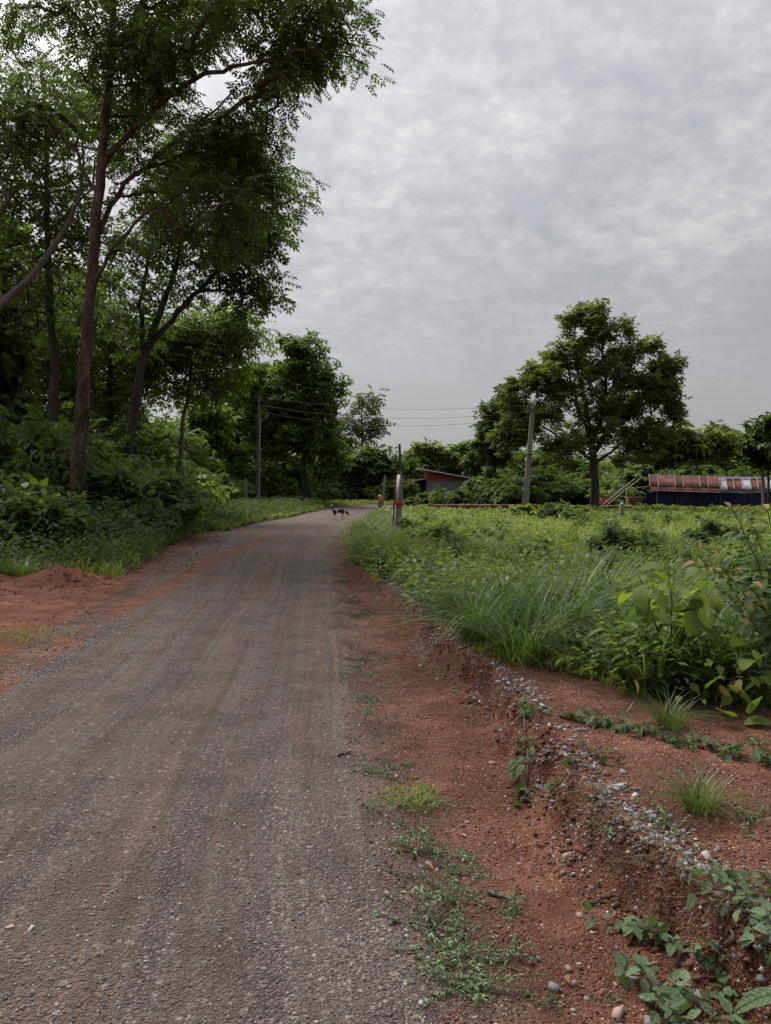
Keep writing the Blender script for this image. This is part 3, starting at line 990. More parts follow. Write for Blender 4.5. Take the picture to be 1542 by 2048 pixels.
for k, (px, Y, lo, lab) in enumerate([
        (60, 37, [(60, 720, 110, 90, 60), (-30, 640, 100, 120, 40), (110, 600, 90, 80, 36), (60, 850, 110, 60, 44)], 'dark tree in the heart of the left wood, left of the mottled trunk'),
        (190, 39, [(180, 800, 80, 70, 46), (230, 700, 80, 70, 40), (150, 560, 80, 70, 30), (210, 880, 80, 50, 34)], 'dark tree in the heart of the left wood, behind the mottled trunk'),
        (300, 42, [(290, 880, 60, 36, 34), (250, 850, 60, 50, 30), (340, 895, 50, 28, 26)], 'low dark tree right of the mottled trunk, under the sky gap'),
        (395, 47, [(390, 880, 50, 36, 34), (420, 840, 40, 40, 24), (360, 905, 50, 30, 26)], 'rounded green tree left of the concrete pole'),
        (-60, 27, [(-40, 760, 90, 120, 50), (-20, 560, 90, 120, 44), (10, 880, 90, 60, 36)], 'dark tree at the very left edge of the wood'),
        (535, 60, [(530, 770, 50, 44, 34), (490, 810, 44, 44, 28), (570, 820, 46, 50, 34), (530, 870, 60, 40, 34)], 'tall leafy tree filling the gap behind the concrete pole'),
        (560, 58, [(545, 930, 40, 40, 34), (520, 900, 36, 40, 26), (580, 950, 40, 34, 24)], 'leafy tree between the concrete pole and the road bend')]):
    auto_tree(60 + k, Y, px, lo, PIN3 if k < 3 else WH5, 11, .75 if k < 3 else .62, .85, M['bark_dark'], M['leaf_dark'] if k in (0, 1, 4) else M['leaf_mid'], lab, trunk_r=.16, gap=.2, min_frac=.08, tip=.013)

# the broad tree in the field
auto_tree(12, 43, 1188, [(1178, 655, 58, 44, 44), (1130, 700, 50, 44, 30), (1255, 705, 46, 46, 26), (1190, 745, 80, 50, 44), (1090, 770, 66, 50, 46), (1290, 770, 62, 56, 56),
                         (1070, 850, 72, 52, 56), (1180, 830, 100, 56, 66), (1290, 850, 66, 56, 54), (1150, 890, 90, 36, 46), (1250, 900, 70, 32, 30), (1030, 880, 50, 30, 26), (1330, 740, 32, 26, 14), (1300, 690, 22, 22, 8), (1180, 622, 40, 14, 12), (1350, 815, 22, 40, 14), (1058, 748, 34, 30, 18), (1345, 728, 26, 22, 12), (1112, 652, 30, 26, 14), (1262, 655, 26, 30, 12), (1030, 800, 34, 34, 18), (1335, 780, 34, 40, 18)],
          WH, 11, .27, .50, M['bark_dark'], M['leaf_teak'], 'broad spreading tree with dark trunk standing alone in the field', name='broad_tree', gap=.44, tip=.013, min_frac=.17,
          flat=1.0, trunk_px=[(1188, 1030, .27), (1190, 960, .24), (1186, 905, .21), (1176, 850, .16), (1166, 780, .11), (1148, 715, .07), (1150, 660, .03)],
          limbs=[[(1183, 890, .15), (1206, 830, .12), (1214, 760, .09), (1204, 690, .06), (1212, 640, .03)], [(1208, 800, .07), (1240, 750, .05), (1258, 690, .03)], [(1190, 905, .13), (1215, 860, .10), (1260, 820, .07), (1300, 780, .04)], [(1188, 880, .13), (1160, 830, .10), (1140, 760, .07), (1130, 700, .035)], [(1189, 925, .1), (1130, 880, .07), (1080, 850, .04)], [(1190, 925, .10), (1240, 890, .07), (1290, 860, .04)]])
auto_tree(13, 54, 985, [(985, 850, 34, 40, 34), (1010, 810, 30, 36, 24), (1000, 900, 44, 36, 34), (965, 885, 18, 14, 8)], WH, 9, .40, .7, M['bark_dark'], M['leaf_dark'],
          'dark tree half hidden behind the left side of the broad tree', trunk_r=.16, gap=.1)
for k, (px, Y, lo, lab, mt) in enumerate([
        (1390, 60, [(1390, 900, 40, 30, 30), (1350, 880, 34, 34, 24), (1430, 890, 34, 26, 20), (1400, 935, 50, 20, 20)], 'rounded tree rising behind the left half of the rusty shed', 'leaf_teak'),
        (1450, 66, [(1450, 895, 30, 28, 22), (1432, 866, 14, 12, 6), (1470, 925, 40, 20, 20)], 'tree with a tufted top rising behind the middle of the shed', 'leaf_teak'),
        (1500, 64, [(1495, 900, 30, 22, 22), (1530, 880, 30, 40, 26), (1510, 925, 46, 20, 22)], 'tree behind the open shelter at the right picture edge', 'leaf_mid'),
        (1575, 62, [(1570, 880, 40, 50, 36), (1600, 920, 50, 40, 24), (1548, 845, 16, 18, 6)], 'tall tree just beyond the right picture edge behind the shelter', 'leaf_dark'),
        (1330, 62, [(1310, 930, 46, 26, 26), (1270, 945, 40, 26, 20)], 'low tree between the broad tree and the rusty shed', 'leaf_mid'),
        (860, 88, [(860, 905, 26, 20, 20), (838, 925, 22, 22, 16), (885, 920, 24, 22, 16)], 'large leaved tree behind the orange gabled house', 'leaf_teak'),
        (915, 90, [(915, 905, 26, 16, 20), (940, 920, 26, 20, 18), (905, 930, 34, 14, 14)], 'tree showing above the right half of the house roof', 'leaf_mid'),
        (960, 84, [(960, 915, 24, 18, 18), (975, 940, 30, 18, 16)], 'tree between the house roof and the broad tree', 'leaf_dark'),
        (820, 84, [(815, 940, 22, 14, 16), (800, 950, 22, 16, 12)], 'low tree behind the lean-to of the house', 'leaf_dark')]):
    auto_tree(30 + k, Y, px, lo, WH5, 9, .75 if Y < 80 else .95, 1.0, M['bark_dark'], M[mt], lab, trunk_r=.14, gap=.08, min_frac=.1, tip=.014)

# ------------------------------------------------------------------ bushes
def bush_mesh(seed, R, Hh, leaf, n_stem, n_leaf, size, leafm, droop=.2):
    """a shrub: stems fanning from the ground, leaves along them; unit local coords"""
    rng = np.random.default_rng(seed)
    st = MB()
    P0, D0 = [], []
    for k in range(n_stem):
        a = rng.uniform(0, 2 * PI)
        r = R * rng.uniform(.15, 1) ** .6
        h = Hh * rng.uniform(.45, 1.0) * (1 - .45 * (r / R) ** 2)
        end = np.array([r * math.cos(a), r * math.sin(a), h])
        start = np.array([end[0] * .18, end[1] * .18, -.05])
        tt = np.linspace(0, 1, 6)
        pts = start + (end - start) * tt[:, None]
        pts[:, 2] = h * (1 - (1 - tt) ** 1.6) - .05 * (1 - tt)
        pts[1:] += rng.normal(0, .03, (5, 3)) * R
        st.tube(pts, np.linspace(.016, .005, 6), 4, .5, False)
        m = n_leaf
        f = rng.uniform(.12, 1, m) ** .8
        q = np.stack([np.interp(f, tt, pts[:, j]) for j in range(3)], 1)
        q += rdir(rng, m) * rng.uniform(.03, .22, m)[:, None] * max(R, .5) * .8
        P0.append(q)
        dd = rdir(rng, m) * .8 + unit(q * np.array([1, 1, .3]))
        dd[:, 2] = dd[:, 2] * .5 - droop * rng.uniform(0, 1.3, m)
        D0.append(dd)
    P0, D0 = np.concatenate(P0), np.concatenate(D0)
    P0[:, 2] = np.maximum(P0[:, 2], .03)
    K = len(P0)
    V, Fo, m = place(leaf[0], leaf[1], P0, D0, np.array([0, 0, 1.0]) + rdir(rng, K) * .55, size * rng.uniform(.6, 1.3, K))
    tint = np.clip(.5 + rng.normal(0, .2, K), 0, 1)
    lm = MB().add(V, Fo, np.repeat(tint, m))
    return st.mesh('stem'), lm.mesh('foliage')


BL = t_leaf(.55, .08, .15)
bush_types = [bush_mesh(201, 1.0, 1.0, WH5, 30, 26, .22, None), bush_mesh(202, 1.0, 1.0, PIN3, 26, 26, .30, None),
              bush_mesh(203, 1.0, 1.0, WH, 30, 24, .17, None), bush_mesh(204, 1.0, 1.0, PIN, 26, 20, .34, None)]
for (s, f), m in zip(bush_types, ('leaf_shrub', 'leaf_mid', 'leaf_shrub', 'leaf_dark')):
    s.materials.append(M['stem'])
    f.materials.append(M[m])
# variants of the same foliage in other greens
bush_alt = []
for (s, f), m in zip(bush_types, ('leaf_dark', 'leaf_light', 'leaf_mid', 'leaf_mid')):
    f2 = f.copy()
    f2.materials.clear()
    f2.materials.append(M[m])
    bush_alt.append((s, f2))


bush_field = []
for (s, f) in bush_types[:3]:
    f2 = f.copy()
    f2.materials.clear()
    f2.materials.append(M['leaf_light'])
    bush_field.append((s, f2))


def bush(kind, loc, sx, sz, rz, label, group, name='bush', alt=False):
    t = thing(name, label, 'bush', loc, rz, group)
    t.scale = (sx, sx, sz)
    s, f = (bush_field if alt == 'field' else bush_alt if alt else bush_types)[kind]
    obj('stem', s, None, t)
    obj('foliage', f, None, t)
    return t


rb = np.random.default_rng(300)
hedge_y = [(13.6, -7.2), (15, -6.3), (17, -6.2), (19.5, -6.3), (22, -6.7), (26, -7.5), (36, -9.3), (46, -10.2), (52, -9.4), (60, -7.0)]
hy = np.array([q[0] for q in hedge_y]); hx = np.array([q[1] for q in hedge_y])
front, second, third, deep, belt, bend, shedb = [], [], [], [], [], [], []
y = 14.6
while y < 58:                                   # front row at the road edge
    x = np.interp(y, hy, hx) + rb.normal(0, .2)
    h = np.interp(y, [14, 18, 25, 35, 50], [1.35, 1.7, 1.95, 1.9, 1.7]) * rb.uniform(.75, 1.25)
    k = int(rb.integers(0, 3))
    pxb = CX + (x - .2) / y * F_PX
    if 70 < pxb < 235 and y < 20:
        h *= .34
    elif 235 <= pxb < 300 and y < 20.5:
        h *= .55
    front.append(bush(k, (x - .2, y, gz(x, y) - .02), h * rb.uniform(.75, .95), h, rb.uniform(0, 6), 'leafy green bush in the front row of the left roadside thicket', 'front row of bushes along the left road edge', alt=rb.random() < .3))
    y += rb.uniform(.9, 1.5) * (1 + y * .012)
y = 14.2
while y < 58:                                   # second row, taller
    x = np.interp(y, hy, hx) - rb.uniform(1.5, 2.3)
    h = np.interp(y, [14, 18, 25, 35, 50], [1.8, 2.6, 3.1, 3.3, 3.4]) * rb.uniform(.8, 1.15)
    pxb = CX + x / y * F_PX
    if 20 < pxb < 290 and y < 20:
        h = .55
    second.append(bush(int(rb.integers(0, 4)), (x, y, gz(x, y) - .02), h * rb.uniform(.6, .8), h, rb.uniform(0, 6), 'tall bush in the second row of the left roadside thicket', 'second row of bushes along the left road edge', alt=rb.random() < .35))
    y += rb.uniform(1.2, 1.9) * (1 + y * .012)
y = 21.0
while y < 60:                                   # third row, tall
    x = np.interp(y, hy, hx) - rb.uniform(2.8, 3.8)
    h = rb.uniform(3.0, 4.6) * np.interp(y, [21, 30, 60], [.95, 1, 1.2])
    third.append(bush(int(rb.choice([0, 1, 2, 3])), (x, y, gz(x, y) - .02), h * rb.uniform(.6, .75), h, rb.uniform(0, 6), '', 'third row of bushes along the left road edge', alt=rb.random() < .35))
    y += rb.uniform(1.2, 1.8) * (1 + y * .012)
y = 15.0
while y < 46:                                   # deep in the wood
    for dx in (3.6, 6.2, 9.5):
        x = np.interp(y, hy, hx) - dx - rb.uniform(0, 1)
        if abs(x / y) > .62 or y < 20.5:
            continue
        h = rb.uniform(2.6, 4.2) * (.75 if y < 18 else 1)
        deep.append(bush(int(rb.choice([1, 3, 3, 0])), (x, y + rb.uniform(-.8, .8), gz(x, y) - .02), h * .65, h, rb.uniform(0, 6), 'dark undergrowth bush deep inside the left wood', 'undergrowth inside the left wood', alt=False))
    y += rb.uniform(2.0, 2.9)
# bushes round the house, behind the field and under the broad tree
for k in range(30):
    px = 820 + k * 17 + rb.normal(0, 6)
    Y = rb.uniform(50, 57)
    q = loc_on(px, Y)
    h = rb.uniform(1.3, 2.3) * (1.0 if px < 1000 else 1.35) * (.50 if 800 < px < 850 else .60 if px < 970 else 1)
    belt.append(bush(int(rb.integers(0, 4)), q, h * rb.uniform(.75, 1.0), h, rb.uniform(0, 6), 'garden bush in the belt behind the field, between house and shed', 'belt of bushes behind the field', alt=rb.random() < .4))
for k in range(19):
    px = 545 + k * 14 + rb.normal(0, 4)
    q = loc_on(px, rb.uniform(57, 63))
    if roadL(q[1]) - .5 < q[0] < roadR(q[1]) + .5:
        q[1] += 6
    h = rb.uniform(1.2, 2.2)
    bend.append(bush(int(rb.integers(0, 4)), q, h * .9, h, rb.uniform(0, 6), 'bush beyond the bend of the gravel road', 'bushes beyond the road bend', alt=rb.random() < .4))
for k in range(9):
    q = loc_on(1300 + k * 34, 56 + rb.uniform(-2, 2))
    h = rb.uniform(2.2, 3.2)
    shedb.append(bush(int(rb.choice([0, 1, 3])), q, h * .8, h, rb.uniform(0, 6), 'dark bush directly behind the rusty shed', 'bushes behind the shed'))
side = lambda o_: o_.location.x / o_.location.y
count_off(front, lambda o_: o_.location.y, '# bush from the near end in the front row of the left thicket')
count_off(second, lambda o_: o_.location.y, '# tall bush from the near end in the second row of the left thicket')
count_off(third, lambda o_: o_.location.y, '# bush from the near end in the tall third row of the left thicket')
count_off(deep, side, 'dark undergrowth bush inside the left wood, # from the left picture edge')
count_off(belt, side, '# bush from the house end in the belt behind the field')
count_off(bend, side, '# bush from the left in the row beyond the road bend')
count_off(shedb, side, '# dark bush from the left in the row behind the rusty shed')

fieldb = []
for k in range(30):
    yv = 8.5 * (38 / 8.5) ** rb.uniform(0, 1)
    xv = rb.uniform(float(ridge(yv)) + 1.0, yv * .52)
    h = rb.uniform(.35, .75) * (1 + yv * .008)
    if yv > 16 and xv / yv > .27:
        h *= .5
    fieldb.append(bush(int(rb.choice([0, 1, 2])), (xv, yv, gz(xv, yv) - .02), h * rb.uniform(.7, 1.1), h, rb.uniform(0, 6), '', 'low shrubs scattered over the field', 'low_shrub', alt='field' if rb.random() < .7 else False))
count_off(fieldb, side, 'low leafy shrub in the field grass, # from the road side')
for (px, Y, h, kd, lab) in [(1570, 6.6, .9, 2, 'dense leafy shrub behind the bronze tipped shrub at the right edge'), (1500, 7.6, .7, 1, 'pinnate leaved shrub between sapling and right picture edge')]:
    q = loc_on(px, Y)
    bush(kd, q, h * .62, h, rb.uniform(0, 6), lab, None, 'leafy_shrub')
# far wood that closes the horizon: one mass
rf = np.random.default_rng(77)
K = 15000
fx = rf.uniform(-120, 130, K)
fy = 105 + rf.uniform(0, 18, K) + np.abs(fx) * .1
top = 5.0 + 2.2 * fbm(fx * .09, fy * 0 + 3, 5, 4)
fz = top * rf.uniform(0, 1, K) ** .6
V, Fo, m = place(*WH5, np.stack([fx, fy, fz], 1), rdir(rf, K), np.array([0, 0, 1.0]) + rdir(rf, K) * .7, rf.uniform(.9, 1.7, K))
fw = obj('forest', make_mesh('forest', V, [Fo], np.repeat(np.clip(rf.normal(.45, .2, K), 0, 1), m)), M['leaf_dark'])
tag(fw, 'far line of woodland closing the horizon behind house and field', 'forest', None, 'stuff')

# ------------------------------------------------------------------ grass and weeds
def blades(rng, x, y, z, h, w, bend, K=3, az=None, lean=.25):
    n = len(x)
    az = rng.uniform(0, 2 * PI, n) if az is None else az
    dirh = np.stack([np.cos(az), np.sin(az)], 1)
    side = np.stack([-np.sin(az), np.cos(az)], 1)
    t = np.linspace(0, 1, K + 1)
    out = lean * t[None] + bend[:, None] * t[None] ** 2.2
    up = t[None] * (1 - .32 * np.clip(bend[:, None], 0, 2) * t[None] ** 2)
    wid = (1 - t ** 2.2 * .96) * (.55 + .45 * np.minimum(1, t * 4))
    base = np.stack([x, y, z], 1)
    mid = np.empty((n, K + 1, 3))
    mid[..., 0] = base[:, None, 0] + dirh[:, None, 0] * out * h[:, None]
    mid[..., 1] = base[:, None, 1] + dirh[:, None, 1] * out * h[:, None]
    mid[..., 2] = base[:, None, 2] + up * h[:, None]
    sv = np.zeros((n, 1, 3)); sv[:, 0, 0] = side[:, 0]; sv[:, 0, 1] = side[:, 1]
    wv = (w[:, None] * wid[None] / 2)[..., None]
    V = np.stack([mid - sv * wv, mid + sv * wv], 2).reshape(n, -1, 3)
    i = np.arange(K) * 2
    f = np.stack([i, i + 1, i + 3, i + 2], 1)
    Fo = (f[None] + (np.arange(n) * 2 * (K + 1))[:, None, None]).reshape(-1, 4)
    return V.reshape(-1, 3), Fo, 2 * (K + 1)


rg = np.random.default_rng(500)
# field grass
n = 100000
gyv = 4.2 * (50 / 4.2) ** rg.uniform(0, 1, n)
lo, hi = ridge(gyv) - .05, gyv * .66 + 2.0
gxv = lo + (hi - lo) * rg.uniform(0, 1, n)
inv_ = veg_field(gxv, gyv) + .5 * fbm(gxv * 1.1, gyv * 1.1, 91, 3) > 0.05
pat = fbm(gxv * .45, gyv * .45, 95, 3)
keep = inv_ & (gyv < 50) & (rg.uniform(0, 1, n) < np.interp(gyv, [4.5, 9], [.45, 1])) & ((pat + rg.uniform(-.45, .45, n)) > -.35)
gxv, gyv, pat = gxv[keep], gyv[keep], pat[keep]
n = len(gxv)
gzv = height(gxv, gyv)
hgt = (.24 + .22 * np.clip(pat + .3, 0, 1)) * rg.uniform(.5, 1.5, n) * np.interp(gyv, [4, 8, 20, 40], [.8, .95, 1.0, 1.0])
hgt *= .30 + .70 * sstep(0.0, 1.6, veg_field(gxv, gyv) * np.where(gyv < 12, 1, 3))
edge_strip = np.exp(-((gxv - ridge(gyv) - .8) / .9) ** 2) * sstep(9, 13, gyv)
hgt *= (1 + .5 * edge_strip) * np.interp(gyv, [22, 36], [1, .36])
wd = (.006 + .0007 * gyv) * rg.uniform(.7, 1.5, n)
V, Fo, m = blades(rg, gxv, gyv, gzv - .01, hgt, wd, rg.uniform(.1, 1.1, n), 3)
tint = np.clip(.45 + .75 * fbm(gxv * .35, gyv * .35, 97, 3) + rg.normal(0, .20, n) + .006 * (gyv - 10), 0, 1)
o = obj('grass', make_mesh('grass', V, [Fo], np.repeat(tint, m)), M['grass'])
tag(o, 'green grass covering the field to the right of the road', 'grass', None, 'stuff')

# low leafy weeds among the grass
nc = 5200
wy = 4.6 * (47 / 4.6) ** rg.uniform(0, 1, nc)
lo, hi = ridge(wy) + .05, wy * .66 + 2
wx = lo + (hi - lo) * rg.uniform(0, 1, nc)
k = (np.hypot((wx - 1.15) / .8, (wy - 6.3) / 1.0) > 1) & (veg_field(wx, wy) + .3 * fbm(wx * 1.3, wy * 1.3, 92, 3) > .1) & (fbm(wx * .4, wy * .4, 99, 3) < .28)
wx, wy = wx[k], wy[k]
nc = len(wx)
LN = 16
hc = rg.uniform(.10, .42, nc) * np.interp(wy, [22, 36], [1, .45]) * (1 + .9 * np.clip(fbm(wx * .5, wy * .5, 103, 2), 0, 1))
rc = hc * rg.uniform(.4, .8, nc)
bx, by, bh, br = (np.repeat(v, LN) for v in (wx, wy, hc, rc))
o3 = rdir(rg, nc * LN, 0, 1)
pp = np.stack([bx + o3[:, 0] * br, by + o3[:, 1] * br, height(bx, by) + bh * rg.uniform(.15, 1, nc * LN)], 1)
dd = o3 * np.array([1, 1, .3]) + rdir(rg, nc * LN) * .5
V, Fo, m = place(*BL, pp, dd, np.array([0, 0, 1.0]) + rdir(rg, nc * LN) * .4, (.055 + .0028 * by) * rg.uniform(.6, 1.5, nc * LN))
tint = np.clip(np.repeat(rg.normal(.55, .28, nc), LN) + rg.normal(0, .12, nc * LN), 0, 1)
o = obj('weeds', make_mesh('weeds', V, [Fo], np.repeat(tint, m)), M['leaf_light'])
tag(o, 'low leafy weeds mixed into the field grass', 'weeds', None, 'stuff')

# left verge grass and creeping weeds
n = 36000
gyv = 11.9 * (60 / 11.9) ** rg.uniform(0, 1, n)
gxv = roadL(gyv) - .1 - rg.uniform(0, 1, n) ** 1.3 * np.interp(gyv, [12, 20, 28, 45, 60], [3.2, 2.6, 3.6, 6.0, 4.0])
k = (rg.uniform(0, 1, n) < np.interp(gyv, [12.5, 14, 22, 26], [.5, .5, .55, 1])) & ((roadL(gyv) - gxv) > .25 + .6 * fbm(gxv * 1.5, gyv * 1.5, 111, 3) + .5 * (gyv < 24))
k &= np.hypot((gxv - MOUND[0]) / .8, (gyv - MOUND[1]) / .6) > 1.0
gxv, gyv = gxv[k], gyv[k]
n = len(gxv)
V, Fo, m = blades(rg, gxv, gyv, height(gxv, gyv) - .01, rg.uniform(.10, .36, n), (.007 + .0007 * gyv) * rg.uniform(.7, 1.4, n), rg.uniform(.1, 1.1, n), 3)
o = obj('verge_grass', make_mesh('verge_grass', V, [Fo], np.repeat(np.clip(rg.normal(.45, .2, n), 0, 1), m)), M['grass'])
tag(o, 'short grass along the foot of the left roadside bushes', 'grass', None, 'stuff')
nc = 3000
wy = 11.6 * (50 / 11.6) ** rg.uniform(0, 1, nc)
wx = roadL(wy) - .25 - rg.uniform(0, 1, nc) ** 1.2 * np.interp(wy, [12, 20, 28, 45, 60], [3.2, 2.6, 3.6, 6.0, 4.0]) - .5 * (wy < 24)
k = (wy > 12.6) | (wx < -5.6)
k &= np.hypot((wx - MOUND[0]) / .8, (wy - MOUND[1]) / .6) > 1.0
wx, wy = wx[k], wy[k]; nc = len(wx)
hc = rg.uniform(.1, .62, nc) * np.where(roadL(wy) - wx < .8, .6, 1); rc = hc * .6
bx, by, bh, br = (np.repeat(v, LN) for v in (wx, wy, hc, rc))
o3 = rdir(rg, nc * LN, 0, 1)
pp = np.stack([bx + o3[:, 0] * br, by + o3[:, 1] * br, height(bx, by) + bh * rg.uniform(.1, 1, nc * LN)], 1)
V, Fo, m = place(*BL, pp, o3 * np.array([1, 1, .3]) + rdir(rg, nc * LN) * .5, np.array([0, 0, 1.0]) + rdir(rg, nc * LN) * .4, (.05 + .0022 * by) * rg.uniform(.6, 1.5, nc * LN))
o = obj('verge_weeds', make_mesh('verge_weeds', V, [Fo], np.repeat(np.clip(rg.normal(.5, .2, nc * LN), 0, 1), m)), M['leaf_shrub'])
tag(o, 'creeping weeds spilling from the left thicket towards the road', 'weeds', None, 'stuff')

# ------------------------------------------------------------------ loose stones
def t_stone(rng, n=0):
    if n == 0:
        V = np.array([[1, 0, 0], [-1, 0, 0], [0, 1, 0], [0, -1, 0], [0, 0, 1], [0, 0, -1.0]])
        V = V * rng.uniform(.6, 1.15, (6, 1)) + rng.normal(0, .16, (6, 3))
        Fa = [[0, 2, 4], [2, 1, 4], [1, 3, 4], [3, 0, 4], [2, 0, 5], [1, 2, 5], [3, 1, 5], [0, 3, 5]]
        return V, np.array(Fa)
    sg = np.array([[-1, -1, -1], [1, -1, -1], [1, 1, -1], [-1, 1, -1], [-1, -1, 1], [1, -1, 1], [1, 1, 1], [-1, 1, 1]], float)
    V = sg * rng.uniform(.42, .95, (8, 3)) * np.array([1, .8, .58]) + rng.normal(0, .06, (8, 3))
    Fa = []
    for q_ in ([0, 3, 2, 1], [4, 5, 6, 7], [0, 1, 5, 4], [1, 2, 6, 5], [2, 3, 7, 6], [3, 0, 4, 7]):
        Fa += [[q_[0], q_[1], q_[2]], [q_[0], q_[2], q_[3]]] if rng.random() < .5 else [[q_[0], q_[1], q_[3]], [q_[1], q_[2], q_[3]]]
    return V, np.array(Fa)


def scatter_stones(name, rng, x, y, size, tint, mat, label, cat, sink=.25):
    V_, F_, T_ = [], [], []
    mb = MB()
    var = rng.integers(0, 6, len(x))
    for v in range(6):
        k = var == v
        tv, tf = t_stone(rng)
        s = np.stack([size[k], size[k] * rng.uniform(.6, 1, k.sum()), size[k] * rng.uniform(.4, .8, k.sum())], 1)
        z = height(x[k], y[k]) + s[:, 2] * (1 - 2 * sink) * .6
        d = rdir(rng, k.sum(), -.25, .25)
        V, Fo, m = place(tv, tf, np.stack([x[k], y[k], z], 1), d, np.array([0, 0, 1.0]) + rdir(rng, k.sum()) * .3, s)
        mb.add(V, Fo, np.repeat(tint[k], m))
    o = mb.build(name, mat)
    return tag(o, label, cat, None, 'stuff')


rs = np.random.default_rng(600)
n = 26000
yv = 1.75 * (17 / 1.75) ** rs.uniform(0, 1, n)
xl, xr_ = np.maximum(roadL(yv) - .3, -yv * .56 - .4), roadR(yv) + .15
xv = xl + (xr_ - xl) * rs.uniform(0, 1, n)
latv = (xv - roadL(yv)) / (roadR(yv) - roadL(yv))
dens = .30 + .55 * np.exp(-((latv - .95) / .07) ** 2) + .35 * np.exp(-((latv - .42) / .08) ** 2) + .5 * np.exp(-((latv - .18) / .09) ** 2) + .9 * fbm(xv * 1.5, yv * .6, 121, 3)
k = rs.uniform(0, 1, n) < dens
xv, yv = xv[k], yv[k]
n = len(xv)
sz = (.0026 + .0062 * rs.uniform(0, 1, n) ** 4) * np.interp(yv, [1.7, 5, 17], [1, 1.15, 1.9])
scatter_stones('gravel', rs, xv, yv, sz, np.clip(rs.beta(2.6, 2.2, n) + (rs.uniform(0, 1, n) < .04) * .45, 0, 1), M['gravel'], 'loose crushed grey gravel strewn over the road', 'gravel')
n = 22000
yv = 1.75 * (20 / 1.75) ** rs.uniform(0, 1, n)
xl, xr_ = np.maximum(roadL(yv) - .3, -yv * .56 - .4), roadR(yv) + .25
xv = xl + (xr_ - xl) * rs.uniform(0, 1, n)
latv = (xv - roadL(yv)) / (roadR(yv) - roadL(yv))
dens = .10 + .45 * np.exp(-((latv - 1.0) / .07) ** 2) + .40 * np.exp(-((latv - .2) / .12) ** 2) + 1.5 * (fbm(latv * 7, yv * .45, 125, 4)) + .5 * fbm(xv * 4, yv * 4, 127, 2)
k = rs.uniform(0, 1, n) < dens
xv, yv = xv[k], yv[k]; n = len(xv)
sz = (.0038 + .0072 * rs.uniform(0, 1, n) ** 2.5) * np.interp(yv, [1.7, 5, 20], [1, 1.1, 1.7])
scatter_stones('loose_gravel', rs, xv, yv, sz, np.clip(rs.beta(3.2, 2.4, n), 0, .97), M['gravel'], 'coarser pale gravel lying in patches and along the road edge', 'gravel', .36)
n = 42000
yv = 1.75 * (11.5 / 1.75) ** rs.uniform(0, 1, n)
xl, xh = roadR(yv) - .05, np.minimum(yv * .56 + .4, 3.2)
xv = xl + (xh - xl) * rs.uniform(0, 1, n)
k = (veg_field(xv, yv) < .1) & (rs.uniform(0, 1, n) < .65 + .9 * fbm(xv * 1.5, yv * 1.5, 131, 3))
xv, yv = xv[k], yv[k]; n = len(xv)
sz = (.003 + .0078 * rs.uniform(0, 1, n) ** 4) * np.interp(yv, [1.7, 5, 12], [1, 1.15, 1.6])
scatter_stones('laterite_gravel', rs, xv, yv, sz, np.clip(rs.beta(2, 2.2, n) + (rs.uniform(0, 1, n) < .03) * .4, 0, 1), M['pebble_red'], 'fine red laterite pebbles covering the dirt shoulder and bank', 'gravel')
n = 9000
yv = 5.5 * (13.5 / 5.5) ** rs.uniform(0, 1, n)
xv = roadL(yv) + .25 - rs.uniform(0, 1, n) * 3.4
k = rs.uniform(0, 1, n) < .5 + 1.2 * fbm(xv * 1.7, yv * 1.7, 137, 3)
xv, yv = xv[k], yv[k]; n = len(xv)
scatter_stones('clearing_pebbles', rs, xv, yv, .005 + .016 * rs.uniform(0, 1, n) ** 4, np.clip(rs.beta(2, 2.2, n) + (rs.uniform(0, 1, n) < .05) * .4, 0, 1), M['pebble_red'], 'red pebbles and crumbs on the orange clearing at the left', 'gravel')
n = 5200
yv = 1.75 * (16 / 1.75) ** rs.uniform(0, 1, n)
xl, xr_ = np.maximum(roadL(yv) - .2, -yv * .56 - .4), roadR(yv) + .3
xv = xl + (xr_ - xl) * rs.uniform(0, 1, n)
latv = (xv - roadL(yv)) / (roadR(yv) - roadL(yv))
k = rs.uniform(0, 1, n) < .22 + .5 * np.exp(-((latv - 1.0) / .08) ** 2) + .5 * np.exp(-((latv - .40) / .10) ** 2) * (yv > 2.6) + 1.1 * fbm(xv * 1.6, yv * .8, 129, 3)
xv, yv = xv[k], yv[k]; n = len(xv)
scatter_stones('pale_gravel', rs, xv, yv, (.0042 + .0085 * rs.uniform(0, 1, n) ** 3) * np.interp(yv, [1.7, 5, 16], [1, 1.05, 1.5]), rs.uniform(.72, 1.0, n), M['gravel'], 'scattered whitish gravel stones on the road and its right edge', 'gravel', .38)
# grey stones spilled thickly along the ridge
n = 9500
yv = 1.8 * (12 / 1.8) ** rs.uniform(0, 1, n)
xv = ridge(yv) + .05 + rs.normal(0, .10, n) - .12 * np.exp(-((yv - 7) / .9) ** 2)
k = rs.uniform(0, 1, n) < .35 + 1.1 * fbm(xv * 2, yv * 2, 141, 3) + .6 * np.exp(-((yv - 7) / 1.0) ** 2)
xv, yv = xv[k], yv[k]; n = len(xv)
sz = (.0048 + .011 * rs.uniform(0, 1, n) ** 2) * np.interp(yv, [1.8, 6, 12], [1, 1.1, 1.4])
scatter_stones('crushed_stone', rs, xv, yv, sz, np.clip(rs.beta(2, 2, n), 0, 1), M['stone_blue'], 'blue grey crushed stone spilled along the crest of the dirt bank', 'gravel')
n = 1500
cc = np.array([G(90, 1310)[:2], G(170, 1265)[:2], G(60, 1345)[:2], G(210, 1240)[:2]])
ci = rs.integers(0, 4, n)
xv, yv = cc[ci, 0] + rs.normal(0, .20, n), cc[ci, 1] + rs.normal(0, .26, n)
